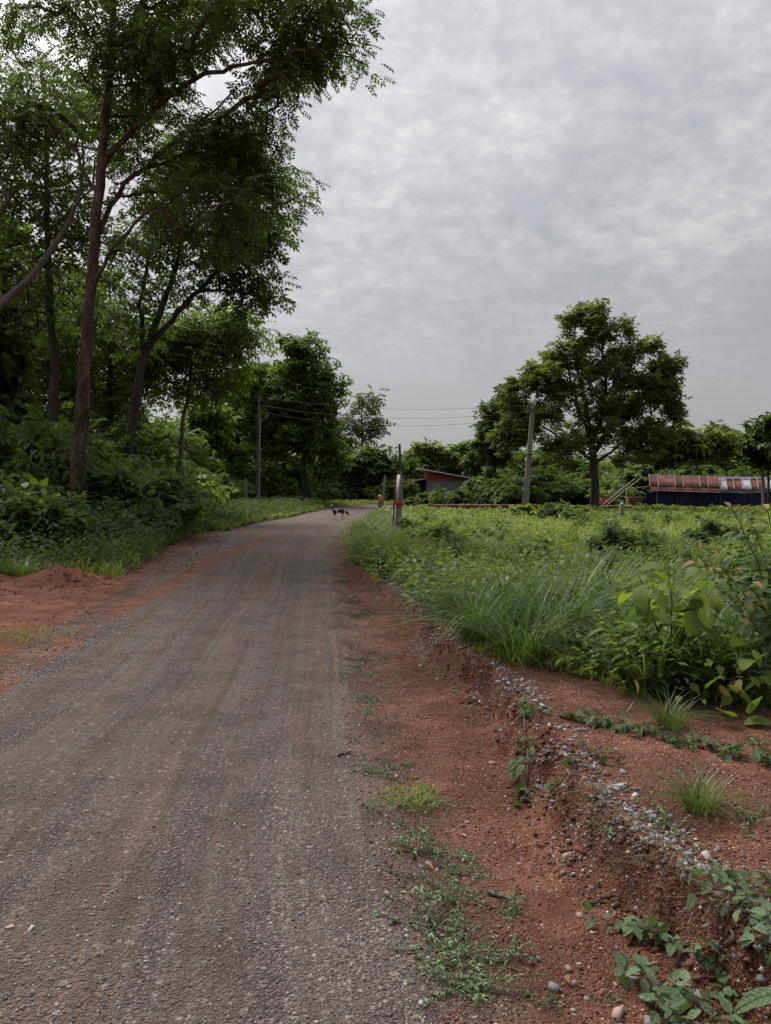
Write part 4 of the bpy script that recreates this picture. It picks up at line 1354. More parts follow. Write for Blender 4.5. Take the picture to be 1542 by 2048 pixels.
scatter_stones('spilled_gravel', rs, xv, yv, .006 + .011 * rs.uniform(0, 1, n) ** 2, np.clip(rs.beta(2, 2, n), 0, 1), M['stone_blue'], 'patch of grey gravel on the orange dirt at the left road edge', 'gravel')

stone_meshes = {}
for mk in ('stone_blue', 'stone_warm'):
    stone_meshes[mk] = []
    for v in range(7):
        rr = np.random.default_rng(700 + v + (50 if mk == 'stone_warm' else 0))
        V, Fa = t_stone(rr, 1)
        me = make_mesh('stone', V, [Fa], np.full(len(V), rr.uniform(.1, .95)))
        me.materials.append(M[mk])
        stone_meshes[mk].append(me)


def stone(mk, x, y, s, label, group, name='stone'):
    o = obj(name, stone_meshes[mk][int(rs.integers(0, 7))])
    o.location = (x, y, gz(x, y) + s * .12)
    o.rotation_euler = (rs.uniform(-.4, .4), rs.uniform(-.4, .4), rs.uniform(0, 6.3))
    o.scale = (s, s * rs.uniform(.7, 1), s * rs.uniform(.6, 1))
    return tag(o, label, 'stone', group)


for k in range(190):
    yv = 1.9 * (5.6 / 1.9) ** rs.uniform(0, 1)
    xv = float(ridge(yv)) + .07 + rs.normal(0, .09)
    stone('stone_blue', xv, yv, rs.uniform(.010, .024), 'angular blue grey stone on the crest of the dirt bank', 'blue grey stones along the bank')
for k in range(34):                             # bottom right corner heap
    q = G(rs.uniform(1240, 1560), rs.uniform(1830, 2060), .13)
    stone('stone_blue', q[0], q[1], rs.uniform(.012, .026), 'grey stone between the pale weeds in the bottom right corner', 'grey stones in the corner weeds')
for k in range(26):
    yv = 1.9 * (5.2 / 1.9) ** rs.uniform(0, 1)
    xv = rs.uniform(float(roadR(yv)) + .1, float(ridge(yv)) - .1)
    stone('stone_blue', xv, yv, rs.uniform(.008, .016), 'small grey stone lying loose on the red shoulder', 'loose grey stones on the shoulder')
for k in range(26):
    yv = 1.9 * (5.6 / 1.9) ** rs.uniform(0, 1)
    xv = rs.uniform(float(roadR(yv)) + .15, float(ridge(yv)) + .7)
    stone('stone_warm', xv, yv, rs.uniform(.009, .02), 'pale brown pebble lying on the red dirt', 'pale brown pebbles on the dirt')
for (px, py, s, mk, lab) in [(1237, 2010, .030, 'stone_warm', 'largest cream stone near the bottom edge of the shoulder'),
                             (1107, 1960, .026, 'stone_blue', 'oblong grey stone alone on the shoulder near the bottom edge'),
                             (985, 1518, .026, 'stone_warm', 'rounded red brown rock on the shoulder below the vine'),
                             (1045, 1570, .024, 'stone_warm', 'ochre rock at the foot of the bank below the vine'),
                             (1302, 1950, .034, 'stone_warm', 'large rust brown rock at the foot of the corner weeds'),
                             (1135, 1700, .026, 'stone_warm', 'flat cream rock under the eroded bank'),
                             (935, 1630, .016, 'stone_blue', 'single dark grey stone in the middle of the shoulder'),
                             (763, 1830, .014, 'stone_warm', 'cream pebble at the gravel edge of the road'),
                             (20, 1855, .016, 'stone_warm', 'pale stone on the road near the left picture edge'),
                             (62, 1858, .015, 'stone_blue', 'dark stone on the road near the left picture edge')]:
    q = G(px, py)
    stone(mk, q[0], q[1], s, lab, None, 'rock' if s > .022 else 'stone')
for k in range(40):
    yv = 1.9 * (6 / 1.9) ** rs.uniform(0, 1)
    xv = rs.uniform(max(-2.6, -yv * .5), float(roadR(yv)) - .05)
    stone('stone_blue', xv, yv, rs.uniform(.006, .011), 'loose pale stone bedded in the gravel road', 'loose stones on the road')

n = 2600
ci = rs.integers(0, 3, n)
xv = np.array([MOUND[0], MOUND[0] - .9, MOUND[0] + .1])[ci] + rs.normal(0, .42, n)
yv = np.array([MOUND[1], MOUND[1] - 1.6, MOUND[1] - .5])[ci] + rs.normal(0, .30, n)
scatter_stones('dirt_clods', rs, xv, yv, .006 + .022 * rs.uniform(0, 1, n) ** 5, np.clip(rs.beta(3, 2, n) * .85, 0, 1), M['pebble_red'], 'crumbled red clods on the earth mound at the left road edge', 'dirt')
n = 2600
yv = 1.8 * (8.5 / 1.8) ** rs.uniform(0, 1, n)
xv = ridge(yv) - .06 + rs.normal(0, .085, n)
scatter_stones('bank_clods', rs, xv, yv, .006 + .020 * rs.uniform(0, 1, n) ** 4, np.clip(rs.beta(2.2, 2.6, n) * .85, 0, 1), M['pebble_red'], 'crumbled red clods along the face of the dirt bank', 'dirt')
# dry leaves on the ground
n = 1300
yv = 12.8 + 14 * rs.uniform(0, 1, n) ** 1.5
xv = roadL(yv) + .45 - rs.uniform(0, 1, n) ** 1.0 * 2.2
z = height(xv, yv) + .012
V, Fo, m = place(*t_leaf(.5, .15, .1), np.stack([xv, yv, z], 1), rdir(rs, n, -.2, .2), np.array([0, 0, 1.0]) + rdir(rs, n) * .5, rs.uniform(.03, .085, n))
o = obj('leaf_litter', make_mesh('leaf_litter', V, [Fo], np.repeat(rs.uniform(0, 1, n), m)), M['leaf_dead'])
tag(o, 'brown fallen leaves littering the left road edge under the bushes', 'leaves', None, 'stuff')
dl_me = []
for v in range(4):
    V, Fa = t_leaf6(.5, .10 + .05 * v, .1 + .08 * v)
    me = make_mesh('dead_leaf', V, [Fa], np.full(len(V), .25 + .22 * v))
    me.materials.append(M['leaf_dead'])
    dl_me.append(me)
for k in range(26):
    yv = 1.9 * (5 / 1.9) ** rs.uniform(0, 1)
    xv = rs.uniform(float(roadR(yv)) + .05, float(ridge(yv)) + .5)
    o = obj('dead_leaf', dl_me[k % 4], None, None, (xv, yv, gz(xv, yv) + .012))
    o.rotation_euler = (rs.uniform(-.4, .4), rs.uniform(-.4, .3), rs.uniform(0, 6.3))
    s = rs.uniform(.03, .055)
    o.scale = (s, s, s)
    tag(o, 'curled dry brown leaf fallen on the red dirt', 'leaf', 'dry leaves on the dirt')


# dry straw and roots hanging from the eroded bank
n = 620
ci = rs.integers(0, 9, n)
yv = np.array([2.3, 2.42, 2.5, 2.62, 2.75, 2.9, 3.0, 3.15, 3.3])[ci] + rs.normal(0, .035, n)
xv = ridge(yv) + np.array([.0, .05, -.04, .02, -.05, .03, -.03, .0, -.04])[ci] + rs.normal(.0, .028, n)
V, Fo, m = blades(rs, xv, yv, height(xv, yv) + .01, rs.uniform(.02, .08, n), np.full(n, .0022), rs.uniform(.4, 2.6, n), 4, rs.normal(PI, .8, n))
o = obj('dry_grass', make_mesh('dry_grass', V, [Fo], np.repeat(rs.uniform(0, 1, n), m)), M['straw'])
tag(o, 'dry straw and fine roots hanging over the eroded bank', 'straw', None, 'stuff')
for (px, py, L_, rz, lab) in [(1000, 1785, .10, -.6, 'dark broken twig lying on the shoulder beside the eroded bank'), (1190, 1790, .09, .1, 'short dark stick at the foot of the eroded bank'),
                              (1258, 1425, .14, .9, 'pale stick leaning at the edge of the field weeds'), (690, 1510, .09, .7, 'thin dry twig at the gravel edge')]:
    q = G(px, py, .0 if px < 1200 else .15)
    mb = MB()
    tt = np.linspace(-.5, .5, 6)
    mb.tube(np.stack([tt * L_, rs.normal(0, .003, 6), .006 + rs.normal(0, .001, 6)], 1), np.linspace(.007, .003, 6), 6, .5)
    o = mb.build('twig', M['bamboo'] if 'pale' in lab else M['bark_dark'])
    o.location = (q[0], q[1], gz(q[0], q[1]) + .002)
    o.rotation_euler = (0, -.5 if 'leaning' in lab else 0, rz)
    tag(o, lab, 'twig')

exec_marker = 0
# ------------------------------------------------------------------ grass tussocks
def tussock_mesh(seed, nb, h, w, R, bend=(.35, 1.9)):
    rng = np.random.default_rng(seed)
    a = rng.uniform(0, 2 * PI, nb)
    r = R * rng.uniform(0, 1, nb) ** .6
    V, Fo, m = blades(rng, r * np.cos(a), r * np.sin(a), np.full(nb, -.02), h * rng.uniform(.45, 1.1, nb), w * rng.uniform(.6, 1.3, nb), rng.uniform(*bend, nb), 7, a + rng.normal(0, .7, nb), .16)
    return make_mesh('blades', V, [Fo], np.repeat(np.clip(rng.normal(.46, .24, nb) + (rng.uniform(0, 1, nb) < .06) * .6, 0, 1.0), m), True)


TU = [tussock_mesh(801, 210, .84, .015, .20), tussock_mesh(802, 160, .68, .013, .17), tussock_mesh(803, 110, .74, .019, .14, (.2, 1.2))]
for t_ in TU:
    t_.materials.append(M['grass_tall'])


def tussock(kind, px, py, s, label, group=None, z=.13):
    q = G(px, py, z)
    o = obj('grass_tussock', TU[kind], None, None, (q[0], q[1], gz(q[0], q[1])))
    o.rotation_euler = (0, 0, rs.uniform(0, 6.3))
    o.scale = (s, s, s)
    return tag(o, label, 'grass', group)


for (kd, px, py, s, lab) in [
        (0, 1045, 1335, .78, 'nearest arching grass tussock at the edge of the bare dirt'),
        (0, 960, 1290, .85, 'arching grass tussock overhanging the stony bank crest'),
        (0, 1110, 1300, 1.05, 'big dense tussock of tall grass, largest in the field edge'),
        (0, 1020, 1250, 1.0, 'tall grass tussock behind the one overhanging the bank'),
        (0, 1180, 1250, .95, 'tall grass tussock right behind the largest tussock'),
        (1, 915, 1235, .85, 'grass tussock at the upper end of the stony bank'),
        (2, 1225, 1330, .85, 'wide bladed grass clump left of the round leaved sapling'),
        (2, 1300, 1400, .8, 'wide bladed grass clump in front of the round leaved sapling'),
        (2, 1390, 1400, .95, 'upright wide bladed grass between sapling and right shrub'),
        (2, 1470, 1390, 1.0, 'upright wide bladed grass left of the heart leaved plant'),
        (2, 1530, 1380, 1.05, 'upright wide bladed grass at the right picture edge'),
        (1, 1340, 1470, .35, 'small grass shoot at the foot of the heart leaved plant'),
        (1, 880, 1190, .8, 'grass tussock beside the upper vine on the bank'),
        (1, 1400, 1640, .32, 'thin grass clump alone on the bare red plateau'),
        (1, 1285, 1290, .8, 'grass clump behind the wide bladed clump')]:
    tussock(kd, px, py, s, lab)
tus, fringe, tallw = [], [], []
for k in range(34):
    yv = 6.4 * (17 / 6.4) ** rs.uniform(0, 1)
    xv = rs.uniform(float(ridge(yv)) + .2, yv * .52)
    s = rs.uniform(.55, .95)
    o = obj('grass_tussock', TU[k % 3], None, None, (xv, yv, gz(xv, yv)))
    o.rotation_euler = (0, 0, rs.uniform(0, 6.3))
    o.scale = (s, s, s * rs.uniform(.8, 1.1))
    tus.append(tag(o, 'knee high grass tussock further back in the field', 'grass', 'grass tussocks in the field'))
for k in range(26):                              # grass fringe along the right road edge
    yv = 13.5 + 19 * (k / 26) + rs.uniform(-.4, .4)
    xv = float(ridge(yv)) + rs.uniform(.35, 1.1) + .25 * (yv > 22)
    s = rs.uniform(.75, 1.05)
    o = obj('grass_tussock', TU[k % 3], None, None, (xv, yv, gz(xv, yv)))
    o.rotation_euler = (0, 0, rs.uniform(0, 6.3))
    o.scale = (s * 1.15, s * 1.15, s)
    fringe.append(tag(o, 'tall grass tussock in the fringe along the right road edge', 'grass', 'grass fringe along the right road edge'))
count_off(tus, lambda o_: o_.location.x / o_.location.y, 'knee high grass tussock back in the field, # from the road side')
count_off(fringe, lambda o_: o_.location.y, '# tall grass tussock from the near end of the right roadside fringe')
for (px, py, s, lab) in [(150, 1120, .9, 'long bladed grass tussock at the foot of the mottled trunk'), (120, 1128, .75, 'grass tussock left of the red earth mound'), (40, 1150, .7, 'grass tussock near the left picture edge above the red dirt')]:
    tussock(1, px, py, s, lab, None, .1)
for (px, py, lab) in [(815, 1590, 'low mat of green grass in the middle of the shoulder'), (45, 1275, 'thin grass mat on the orange dirt at the left picture edge')]:
    q = G(px, py)
    rr = np.random.default_rng(px)
    nb = 260 if px > 100 else 420
    R = .13 if px > 100 else .42
    a = rr.uniform(0, 2 * PI, nb); r = R * rr.uniform(0, 1, nb) ** .55
    V, Fo, m = blades(rr, r * np.cos(a) * 1.25, r * np.sin(a), np.full(nb, -.004), rr.uniform(.02, .07, nb) * (1 if px > 100 else 1.8), np.full(nb, .0045), rr.uniform(.4, 1.8, nb), 4)
    o = obj('grass_mat', make_mesh('blades', V, [Fo], np.repeat(np.clip(rr.normal(.5, .2, nb), 0, 1), m)), M['grass'], None, (q[0], q[1], gz(q[0], q[1])))
    tag(o, lab, 'grass')

# ------------------------------------------------------------------ leafy plants with countable leaves
def heart_leaf(w=.85, cup=.06, droop=.2, n=9):
    """round, pointed leaf with a midrib; unit length along x"""
    t = np.linspace(0, 1, n)
    half = w / 2 * np.sin(PI * t ** .72) ** .75
    half[0], half[-1] = .01, 0.0
    zc = -droop * t ** 2
    V, Fq = [], []
    for k in range(n):
        for s in (-1, -.5, 0, .5, 1):
            V.append((t[k] - .08 * abs(s) * (1 - t[k]) * (t[k] < .3), s * half[k], zc[k] + cup * abs(s) ** 1.5 * math.sin(PI * t[k]) + .012 * math.sin(14 * t[k]) * abs(s)))
    for k in range(n - 1):
        for j in range(4):
            b = k * 5 + j
            Fq.append((b, b + 1, b + 6, b + 5))
    return np.array(V), np.array(Fq)


def leaf_set(prefix, w, droops, mat, tints, n=7, cup=.06):
    out = []
    for d_, ti in zip(droops, tints):
        V, Fq = heart_leaf(w, cup, d_, n)
        me = make_mesh('leaf', V, [Fq], np.full(len(V), ti), True)
        me.materials.append(mat)
        out.append(me)
    return out


LS = {'round': leaf_set('round', .86, (.15, .3, .5, .22), M['leaf_big'], (.25, .5, .75, .95)),
      'roundfar': leaf_set('roundfar', .80, (.15, .3, .5), M['leaf_light'], (.3, .6, .9), 5),
      'ell': leaf_set('ell', .46, (.12, .25, .4), M['leaf_shrub'], (.3, .6, .9), 6),
      'bronze': leaf_set('bronze', .40, (.12, .25, .4), M['leaf_bronze'], (.2, .55, .9), 6),
      'pale': leaf_set('pale', .56, (.1, .2, .35), M['leaf_pale'], (.2, .5, .85), 6),
      'vine': leaf_set('vine', .44, (.25, .45, .6), M['leaf_vine'], (.2, .5, .85), 6),
      'old': leaf_set('old', .85, (.2, .4), M['leaf_bronze'], (.6, 1.0), 6)}


def put_leaf(parent, key, p, d, size, rng, up=(0, 0, 1.0), roll=.35):
    me = LS[key][int(rng.integers(0, len(LS[key])))]
    o = obj('leaf', me, None, parent)
    d = Vector(tuple(d)).normalized()
    u = Vector(tuple(up)) + Vector(tuple(rng.normal(0, roll, 3)))
    yv = u.cross(d).normalized()
    zv = d.cross(yv)
    R = Matrix((d, yv, zv)).transposed().to_4x4()
    o.matrix_local = Matrix.Translation(tuple(float(v) for v in p)) @ R @ Matrix.Diagonal((size, size, size, 1))
    return o


def leafy_plant(name, label, loc, stems, key, size, per, rng, cat='plant', group=None, tipkey=None, tipn=2, spread=.08, up=.1, stem_r=.005, mat='stem', droop=.25, from_f=.3, far_r=1.0):
    t = thing(name, label, cat, loc, 0, group)
    for st in stems:
        st = np.array(st, float)
        tt = np.linspace(0, 1, 8)
        seg = np.linspace(0, 1, len(st))
        pts = np.stack([np.interp(tt, seg, st[:, j]) for j in range(3)], 1)
        pts[1:-1] = .25 * pts[:-2] + .5 * pts[1:-1] + .25 * pts[2:]
        pts[1:-1] += rng.normal(0, .006, (6, 3))
        MB().tube(pts, np.linspace(stem_r, stem_r * .4, 8), 5, .5).build('stem', M[mat], t, True)
        ax = unit(pts[-1] - pts[0])
        for k in range(per):
            f = from_f + (1 - from_f) * (k + .5) / per
            p = np.array([np.interp(f, tt, pts[:, j]) for j in range(3)])
            a = k * 2.4 + rng.normal(0, .4)
            e1 = unit(np.cross(ax, [.3, .5, .81])); e2 = np.cross(ax, e1)
            out = e1 * math.cos(a) + e2 * math.sin(a)
            d = out + ax * up - np.array([0, 0, droop * rng.uniform(.2, 1.6)])
            q = p + unit(out + ax * .5) * spread * rng.uniform(.3, 1.2)
            kk = tipkey if (tipkey and k >= per - tipn) else key
            put_leaf(t, kk, q, d, size * rng.uniform(.65, 1.2) * (1 - .15 * f) * (.72 if kk == 'bronze' else 1), rng, (0, 0, 1.0))
    return t


rp = np.random.default_rng(900)
# round-leaved sapling in the field edge
q = G(1345, 1395, .13); q[2] = gz(q[0], q[1])
top = P(1325, 1110, q[1]) - q
t = leafy_plant('sapling', 'young sapling with large round yellow green leaves above the weeds', q,
                [[(0, 0, 0), (-.01, 0, .4), (-.03, .02, top[2] * .92)], [(0, 0, .15), (-.12, .05, .5), (-.22, .02, top[2] * .84)], [(0, 0, .2), (.12, -.05, .55), (.24, .03, top[2] * .82)], [(0, 0, .2), (.06, -.12, .5), (.05, -.2, top[2] * .74)]],
                'round', .155, 9, rp, droop=.75, spread=.09, stem_r=.008, from_f=.38, up=.15)
# heart-leaved plant low at the right edge, with two orange leaves
q = G(1490, 1440, .13); q[2] = gz(q[0], q[1])
t = leafy_plant('heart_leaf_plant', 'plant with heart shaped leaves and a few orange ones at the right field edge', q,
                [[(0, 0, 0), (.02, 0, .22), (0, 0, .42)], [(0, 0, .05), (.08, -.05, .2), (.12, -.08, .33)], [(0, 0, .05), (-.10, -.08, .14), (-.16, -.12, .20)]],
                'round', .115, 6, rp, droop=.8, spread=.06, stem_r=.005, from_f=.3)
for (px, py) in [(1440, 1372), (1478, 1360), (1270, 1362)]:
    p = P(px, py, q[1] - .12) - q
    put_leaf(t, 'old', p, (rp.normal(0, .4), -.5, -.7), .075, rp)
for (px, py, d) in [(1462, 1432, (-.5, -.3, .5)), (1490, 1445, (.5, -.4, .4)), (1500, 1425, (.2, -.3, .8))]:
    p = P(px, py, q[1] - .2) - q
    put_leaf(t, 'round', p, d, .13, rp)
# shrub with bronze shoots at the right picture edge
q = G(1580, 1400, .13); q[2] = gz(q[0], q[1])
tgt = [(1462, 1015, -.1), (1510, 1055, .15), (1535, 1020, -.2), (1575, 1000, .1), (1395, 1110, -.2), (1440, 1130, .2), (1490, 1160, -.3), (1540, 1120, .3), (1600, 1060, .3), (1470, 1220, -.3), (1545, 1200, -.35), (1640, 1100, 0)]
stems = []
for (px, py, dy) in tgt:
    e = P(px, py, q[1] + dy) - q
    stems.append([(0, 0, 0), (e[0] * .35, e[1] * .4, e[2] * .5), (e[0] * .7, e[1] * .8, e[2] * .82), tuple(e)])
leafy_plant('bronze_tipped_shrub', 'shrub with bronze orange new leaves at the right picture edge', q, stems, 'ell', .125, 24, rp, 'shrub', tipkey='bronze', tipn=5, spread=.05, up=.5, stem_r=.007, droop=.2, from_f=.25)
# broad-leaved bush left of the tall tree
Yb = 14.6
q = loc_on(55, Yb)
stems = []
for (px, py) in [(20, 985), (50, 958), (85, 962), (110, 985), (125, 1010), (70, 1000), (0, 1010), (40, 1030), (100, 1040), (-30, 990), (10, 1050)]:
    e = P(px, py, Yb + rp.uniform(-.5, .5)) - q
    stems.append([(e[0] * .15, 0, 0), (e[0] * .5, e[1] * .4, e[2] * .5), tuple(e)])
leafy_plant('broad_leaf_bush', 'bush with big round light green leaves left of the mottled trunk', q, stems, 'roundfar', .24, 11, rp, 'bush', spread=.14, up=.2, stem_r=.01, droop=.5, from_f=.2)

# weeds massed at the near edge of the field
labels_w = ['dark leafy weed at the field edge below the sapling']
WK = []
for v in range(3):
    rr = np.random.default_rng(940 + v)
    st, P0, D0 = MB(), [], []
    for k in range(9):
        a = rr.uniform(0, 2 * PI); h = rr.uniform(.16, .36); r = rr.uniform(.03, .16)
        tt = np.linspace(0, 1, 5)
        pts = np.stack([r * math.cos(a) * tt, r * math.sin(a) * tt, h * tt ** .8], 1)
        st.tube(pts, np.linspace(.004, .0015, 5), 4, .5, False)
        m_ = 11
        f = rr.uniform(.2, 1, m_)
        p = np.stack([np.interp(f, tt, pts[:, j]) for j in range(3)], 1)
        o3 = rdir(rr, m_, -.1, .4)
        P0.append(p + o3 * .02); D0.append(o3 * np.array([1, 1, .4]))
    P0, D0 = np.concatenate(P0), np.concatenate(D0)
    V, Fo, m = place(*t_leaf6(.5, .06, .25), P0, D0, np.array([0, 0, 1.0]) + rdir(rr, len(P0)) * .4, rr.uniform(.035, .085, len(P0)))
    fm = MB().add(V, Fo, np.repeat(np.clip(rr.normal(.5, .22, len(P0)), 0, 1), m)).mesh('foliage')
    fm.materials.append(M['leaf_shrub'])
    sm = st.mesh('stem'); sm.materials.append(M['stem'])
    WK.append((sm, fm))


for v in range(4):                               # flat runners with small leaves (kinds 3..6)
    rr = np.random.default_rng(970 + v)
    st, P0, D0, S0 = MB(), [], [], []
    for k in range(int(rr.integers(4, 8))):
        a = rr.uniform(0, 2 * PI); L_ = rr.uniform(.10, .36)
        tt = np.linspace(0, 1, 6)
        bend_ = rr.normal(0, .6)
        pts = np.stack([L_ * tt * np.cos(a + bend_ * tt), L_ * tt * np.sin(a + bend_ * tt), .008 + .05 * np.sin(tt * PI) * rr.uniform(.2, 1)], 1)
        st.tube(pts, .0022, 4, .5, False)
        m_ = int(16 * L_ / .2)
        f = rr.uniform(.05, 1, m_)
        p = np.stack([np.interp(f, tt, pts[:, j]) for j in range(3)], 1)
        o3 = rdir(rr, m_, -.1, .5)
        P0.append(p + o3 * .006); D0.append(o3 * np.array([1, 1, .5])); S0.append(rr.uniform(.014, .042, m_))
    P0, D0, S0 = np.concatenate(P0), np.concatenate(D0), np.concatenate(S0)
    V, Fo, m = place(*t_leaf6(.42, .08, .3), P0, D0, np.array([0, 0, 1.0]) + rdir(rr, len(P0)) * .6, S0)
    fm = MB().add(V, Fo, np.repeat(np.clip(rr.normal(.45, .25, len(P0)), 0, 1), m))
    nb = 26
    V, Fo, m = blades(rr, rr.normal(0, .05, nb), rr.normal(0, .05, nb), np.zeros(nb), rr.uniform(.03, .09, nb), np.full(nb, .004), rr.uniform(.3, 1.6, nb), 4)
    fm.add(V, Fo, np.repeat(rr.uniform(.2, .8, nb), m))
    fm = fm.mesh('foliage')
    fm.materials.append(M['leaf_vine'])
    sm = st.mesh('stem'); sm.materials.append(M['stem'])
    WK.append((sm, fm))


def weed(kind, x, y, s, label, group=None, flat=1.0):
    t = thing('weed', label, 'weed', (x, y, gz(x, y)), rs.uniform(0, 6.3), group)
    t.scale = (s, s, s * flat)
    obj('stem', WK[kind][0], None, t)
    obj('foliage', WK[kind][1], None, t)
    return t


nearw, bankw, tinyw = [], [], []
for k in range(34):
    px = rs.uniform(1150, 1600)
    ylim = np.interp(px, [1150, 1300, 1450, 1600], [1345, 1405, 1440, 1440])
    q = G(px, ylim - rs.uniform(0, 80), .13)
    nearw.append(weed(k % 3, q[0], q[1], rs.uniform(.7, 1.15), 'dark leafy weed at the near edge of the field, right of the tussocks', 'leafy weeds along the near field edge'))
for k in range(22):
    yv = 8.6 * (14 / 8.6) ** rs.uniform(0, 1)
    xv = float(ridge(yv)) + rs.uniform(0, .9)
    bankw.append(weed(k % 3, xv, yv, rs.uniform(.7, 1.3), 'leafy weed on the overgrown far end of the bank', 'weeds on the overgrown far end of the bank'))
for k in range(24):
    yv = 8 * (26 / 8) ** rs.uniform(0, 1)
    xv = rs.uniform(float(ridge(yv)) + 1.2, yv * .5)
    tallw.append(weed(k % 3, xv, yv, rs.uniform(1.2, 2.0), 'tall leafy weed standing above the field grass', 'tall weeds in the field'))
count_off(tallw, lambda o_: o_.location.x / o_.location.y, 'tall leafy weed above the field grass, # from the road side')
for (px, py, s, lab) in [(690, 1165, .75, 'small bushy weed at the gravel edge, farthest of three'), (700, 1200, .7, 'small bushy weed at the gravel edge, middle of three'), (712, 1232, .65, 'small bushy weed at the gravel edge, nearest of three'),
                         (735, 1420, .28, 'tiny weed on the shoulder above the grass mat'), (755, 1395, .3, 'tiny dusty weed at the upper shoulder'), (745, 1545, .25, 'tiny weed straddling the gravel edge'),
                         (860, 1690, .42, 'drooping dusty weed on the shoulder below the grass mat'), (800, 1690, .28, 'low weed left of the drooping dusty weed'), (870, 1850, .45, 'weed with dark leaves in the lower shoulder'),
                         (905, 1900, .36, 'leafy weed just below the dark leaved shoulder weed'), (940, 1970, .4, 'weed on the shoulder close to the bottom edge'), (885, 1940, .3, 'sparse weed left of the bottom shoulder weed'),
                         (1215, 1665, .3, 'weed hanging on the face of the eroded bank'), (1330, 1670, .36, 'bright weed on the plateau above the eroded bank'), (1500, 1660, .35, 'weed on the plateau near the right picture edge'),
                         (1500, 1500, .4, 'weed on the red plateau below the heart leaved plant'), (1100, 1985, .12, 'tiny seedling beside the oblong grey stone'), (1225, 1975, .14, 'tiny seedling right of the oblong grey stone')]:
    q = G(px, py, .13 if px > 1200 and py < 1900 else 0)
    weed(int(rs.integers(3, 7)), q[0], q[1], s * 2.0 if s < .5 else s * 1.2, lab, None, 1.0 if s < .5 else 2.2)
for k in range(56):                              # trickle of dusty greens down the shoulder
    yv = 2.0 * (7 / 2.0) ** rs.uniform(0, 1)
    xv = float(roadR(yv)) + .20 + rs.normal(0, .09)
    tinyw.append(weed(3 + k % 4, xv, yv, rs.uniform(.2, .6), 'tiny creeping weed scattered along the gravel edge', 'tiny weeds along the gravel edge'))

vergew = []
for k in range(46):
    yv = 12.8 * (27 / 12.8) ** rs.uniform(0, 1)
    xv = float(roadL(yv)) - .7 - 2.0 * rs.uniform(0, 1) - (.6 if yv < 17 else 0)
    if np.hypot((xv - MOUND[0]) / .8, (yv - MOUND[1]) / .6) < 1.1:
        continue
    vergew.append(weed(k % 3, xv, yv, rs.uniform(1.3, 2.6), '', 'leafy weeds at the foot of the left thicket'))
count_off(vergew, lambda o_: o_.location.y, 'leafy weed at the foot of the left thicket, # from the near end')
count_off(nearw, lambda o_: o_.location.x / o_.location.y, 'dark leafy weed along the near field edge, # from the tussocks')
count_off(bankw, lambda o_: o_.location.y, 'leafy weed on the overgrown bank beyond the tussocks, # from the near end')
count_off(tinyw, lambda o_: o_.location.y, 'tiny creeping weed along the gravel edge, # up from the bottom')

# creeping vines over the bank
def vine(label, path_px, n, size, rng, z=.13, group=None):
    pts = np.array([G(px, py, z) for px, py in path_px])
    base = pts[0].copy(); base[2] = gz(base[0], base[1])
    t = thing('creeping_vine', label, 'vine', base, 0, group)
    tt = np.linspace(0, 1, 14); seg = np.linspace(0, 1, len(pts))
    c = np.stack([np.interp(tt, seg, pts[:, j]) for j in range(3)], 1)
    c[:, :2] += rng.normal(0, .012, (14, 2))
    c[:, 2] = height(c[:, 0], c[:, 1]) + .015 + .02 * np.abs(np.sin(tt * 17))
    MB().tube(c - base, .0035, 5, .5).build('stem', M['stem'], t, True)
    for k in range(n):
        f = (k + rng.uniform(0, 1)) / n
        p = np.array([np.interp(f, tt, c[:, j]) for j in range(3)])
        p[:2] += rng.normal(0, .036, 2)
        p[2] = gz(p[0], p[1]) + rng.uniform(.02, .075)
        a = rng.uniform(0, 2 * PI)
        put_leaf(t, 'vine', p - base, (math.cos(a), math.sin(a), rng.uniform(-.7, .0)), size * rng.uniform(.7, 1.25), rng)
    return t


rv = np.random.default_rng(960)
vine('leafy vine creeping across the red plateau towards the right edge', [(1120, 1450), (1230, 1468), (1330, 1500), (1420, 1512), (1542, 1560)], 120, .066, rv)
vine('leafy vine hanging down the face of the bank', [(1060, 1430), (1050, 1470), (1060, 1515), (1040, 1550)], 54, .062, rv)
vine('short vine sprig among the stones below the hanging vine', [(1100, 1560), (1130, 1570), (1160, 1560)], 18, .055, rv)
vine('short vine sprig trailing right of the blue stones', [(1170, 1520), (1210, 1545), (1250, 1540)], 14, .05, rv)
vine('vine on the far end of the bank beside the tussocks', [(800, 1215), (840, 1205), (880, 1200)], 22, .09, rv)

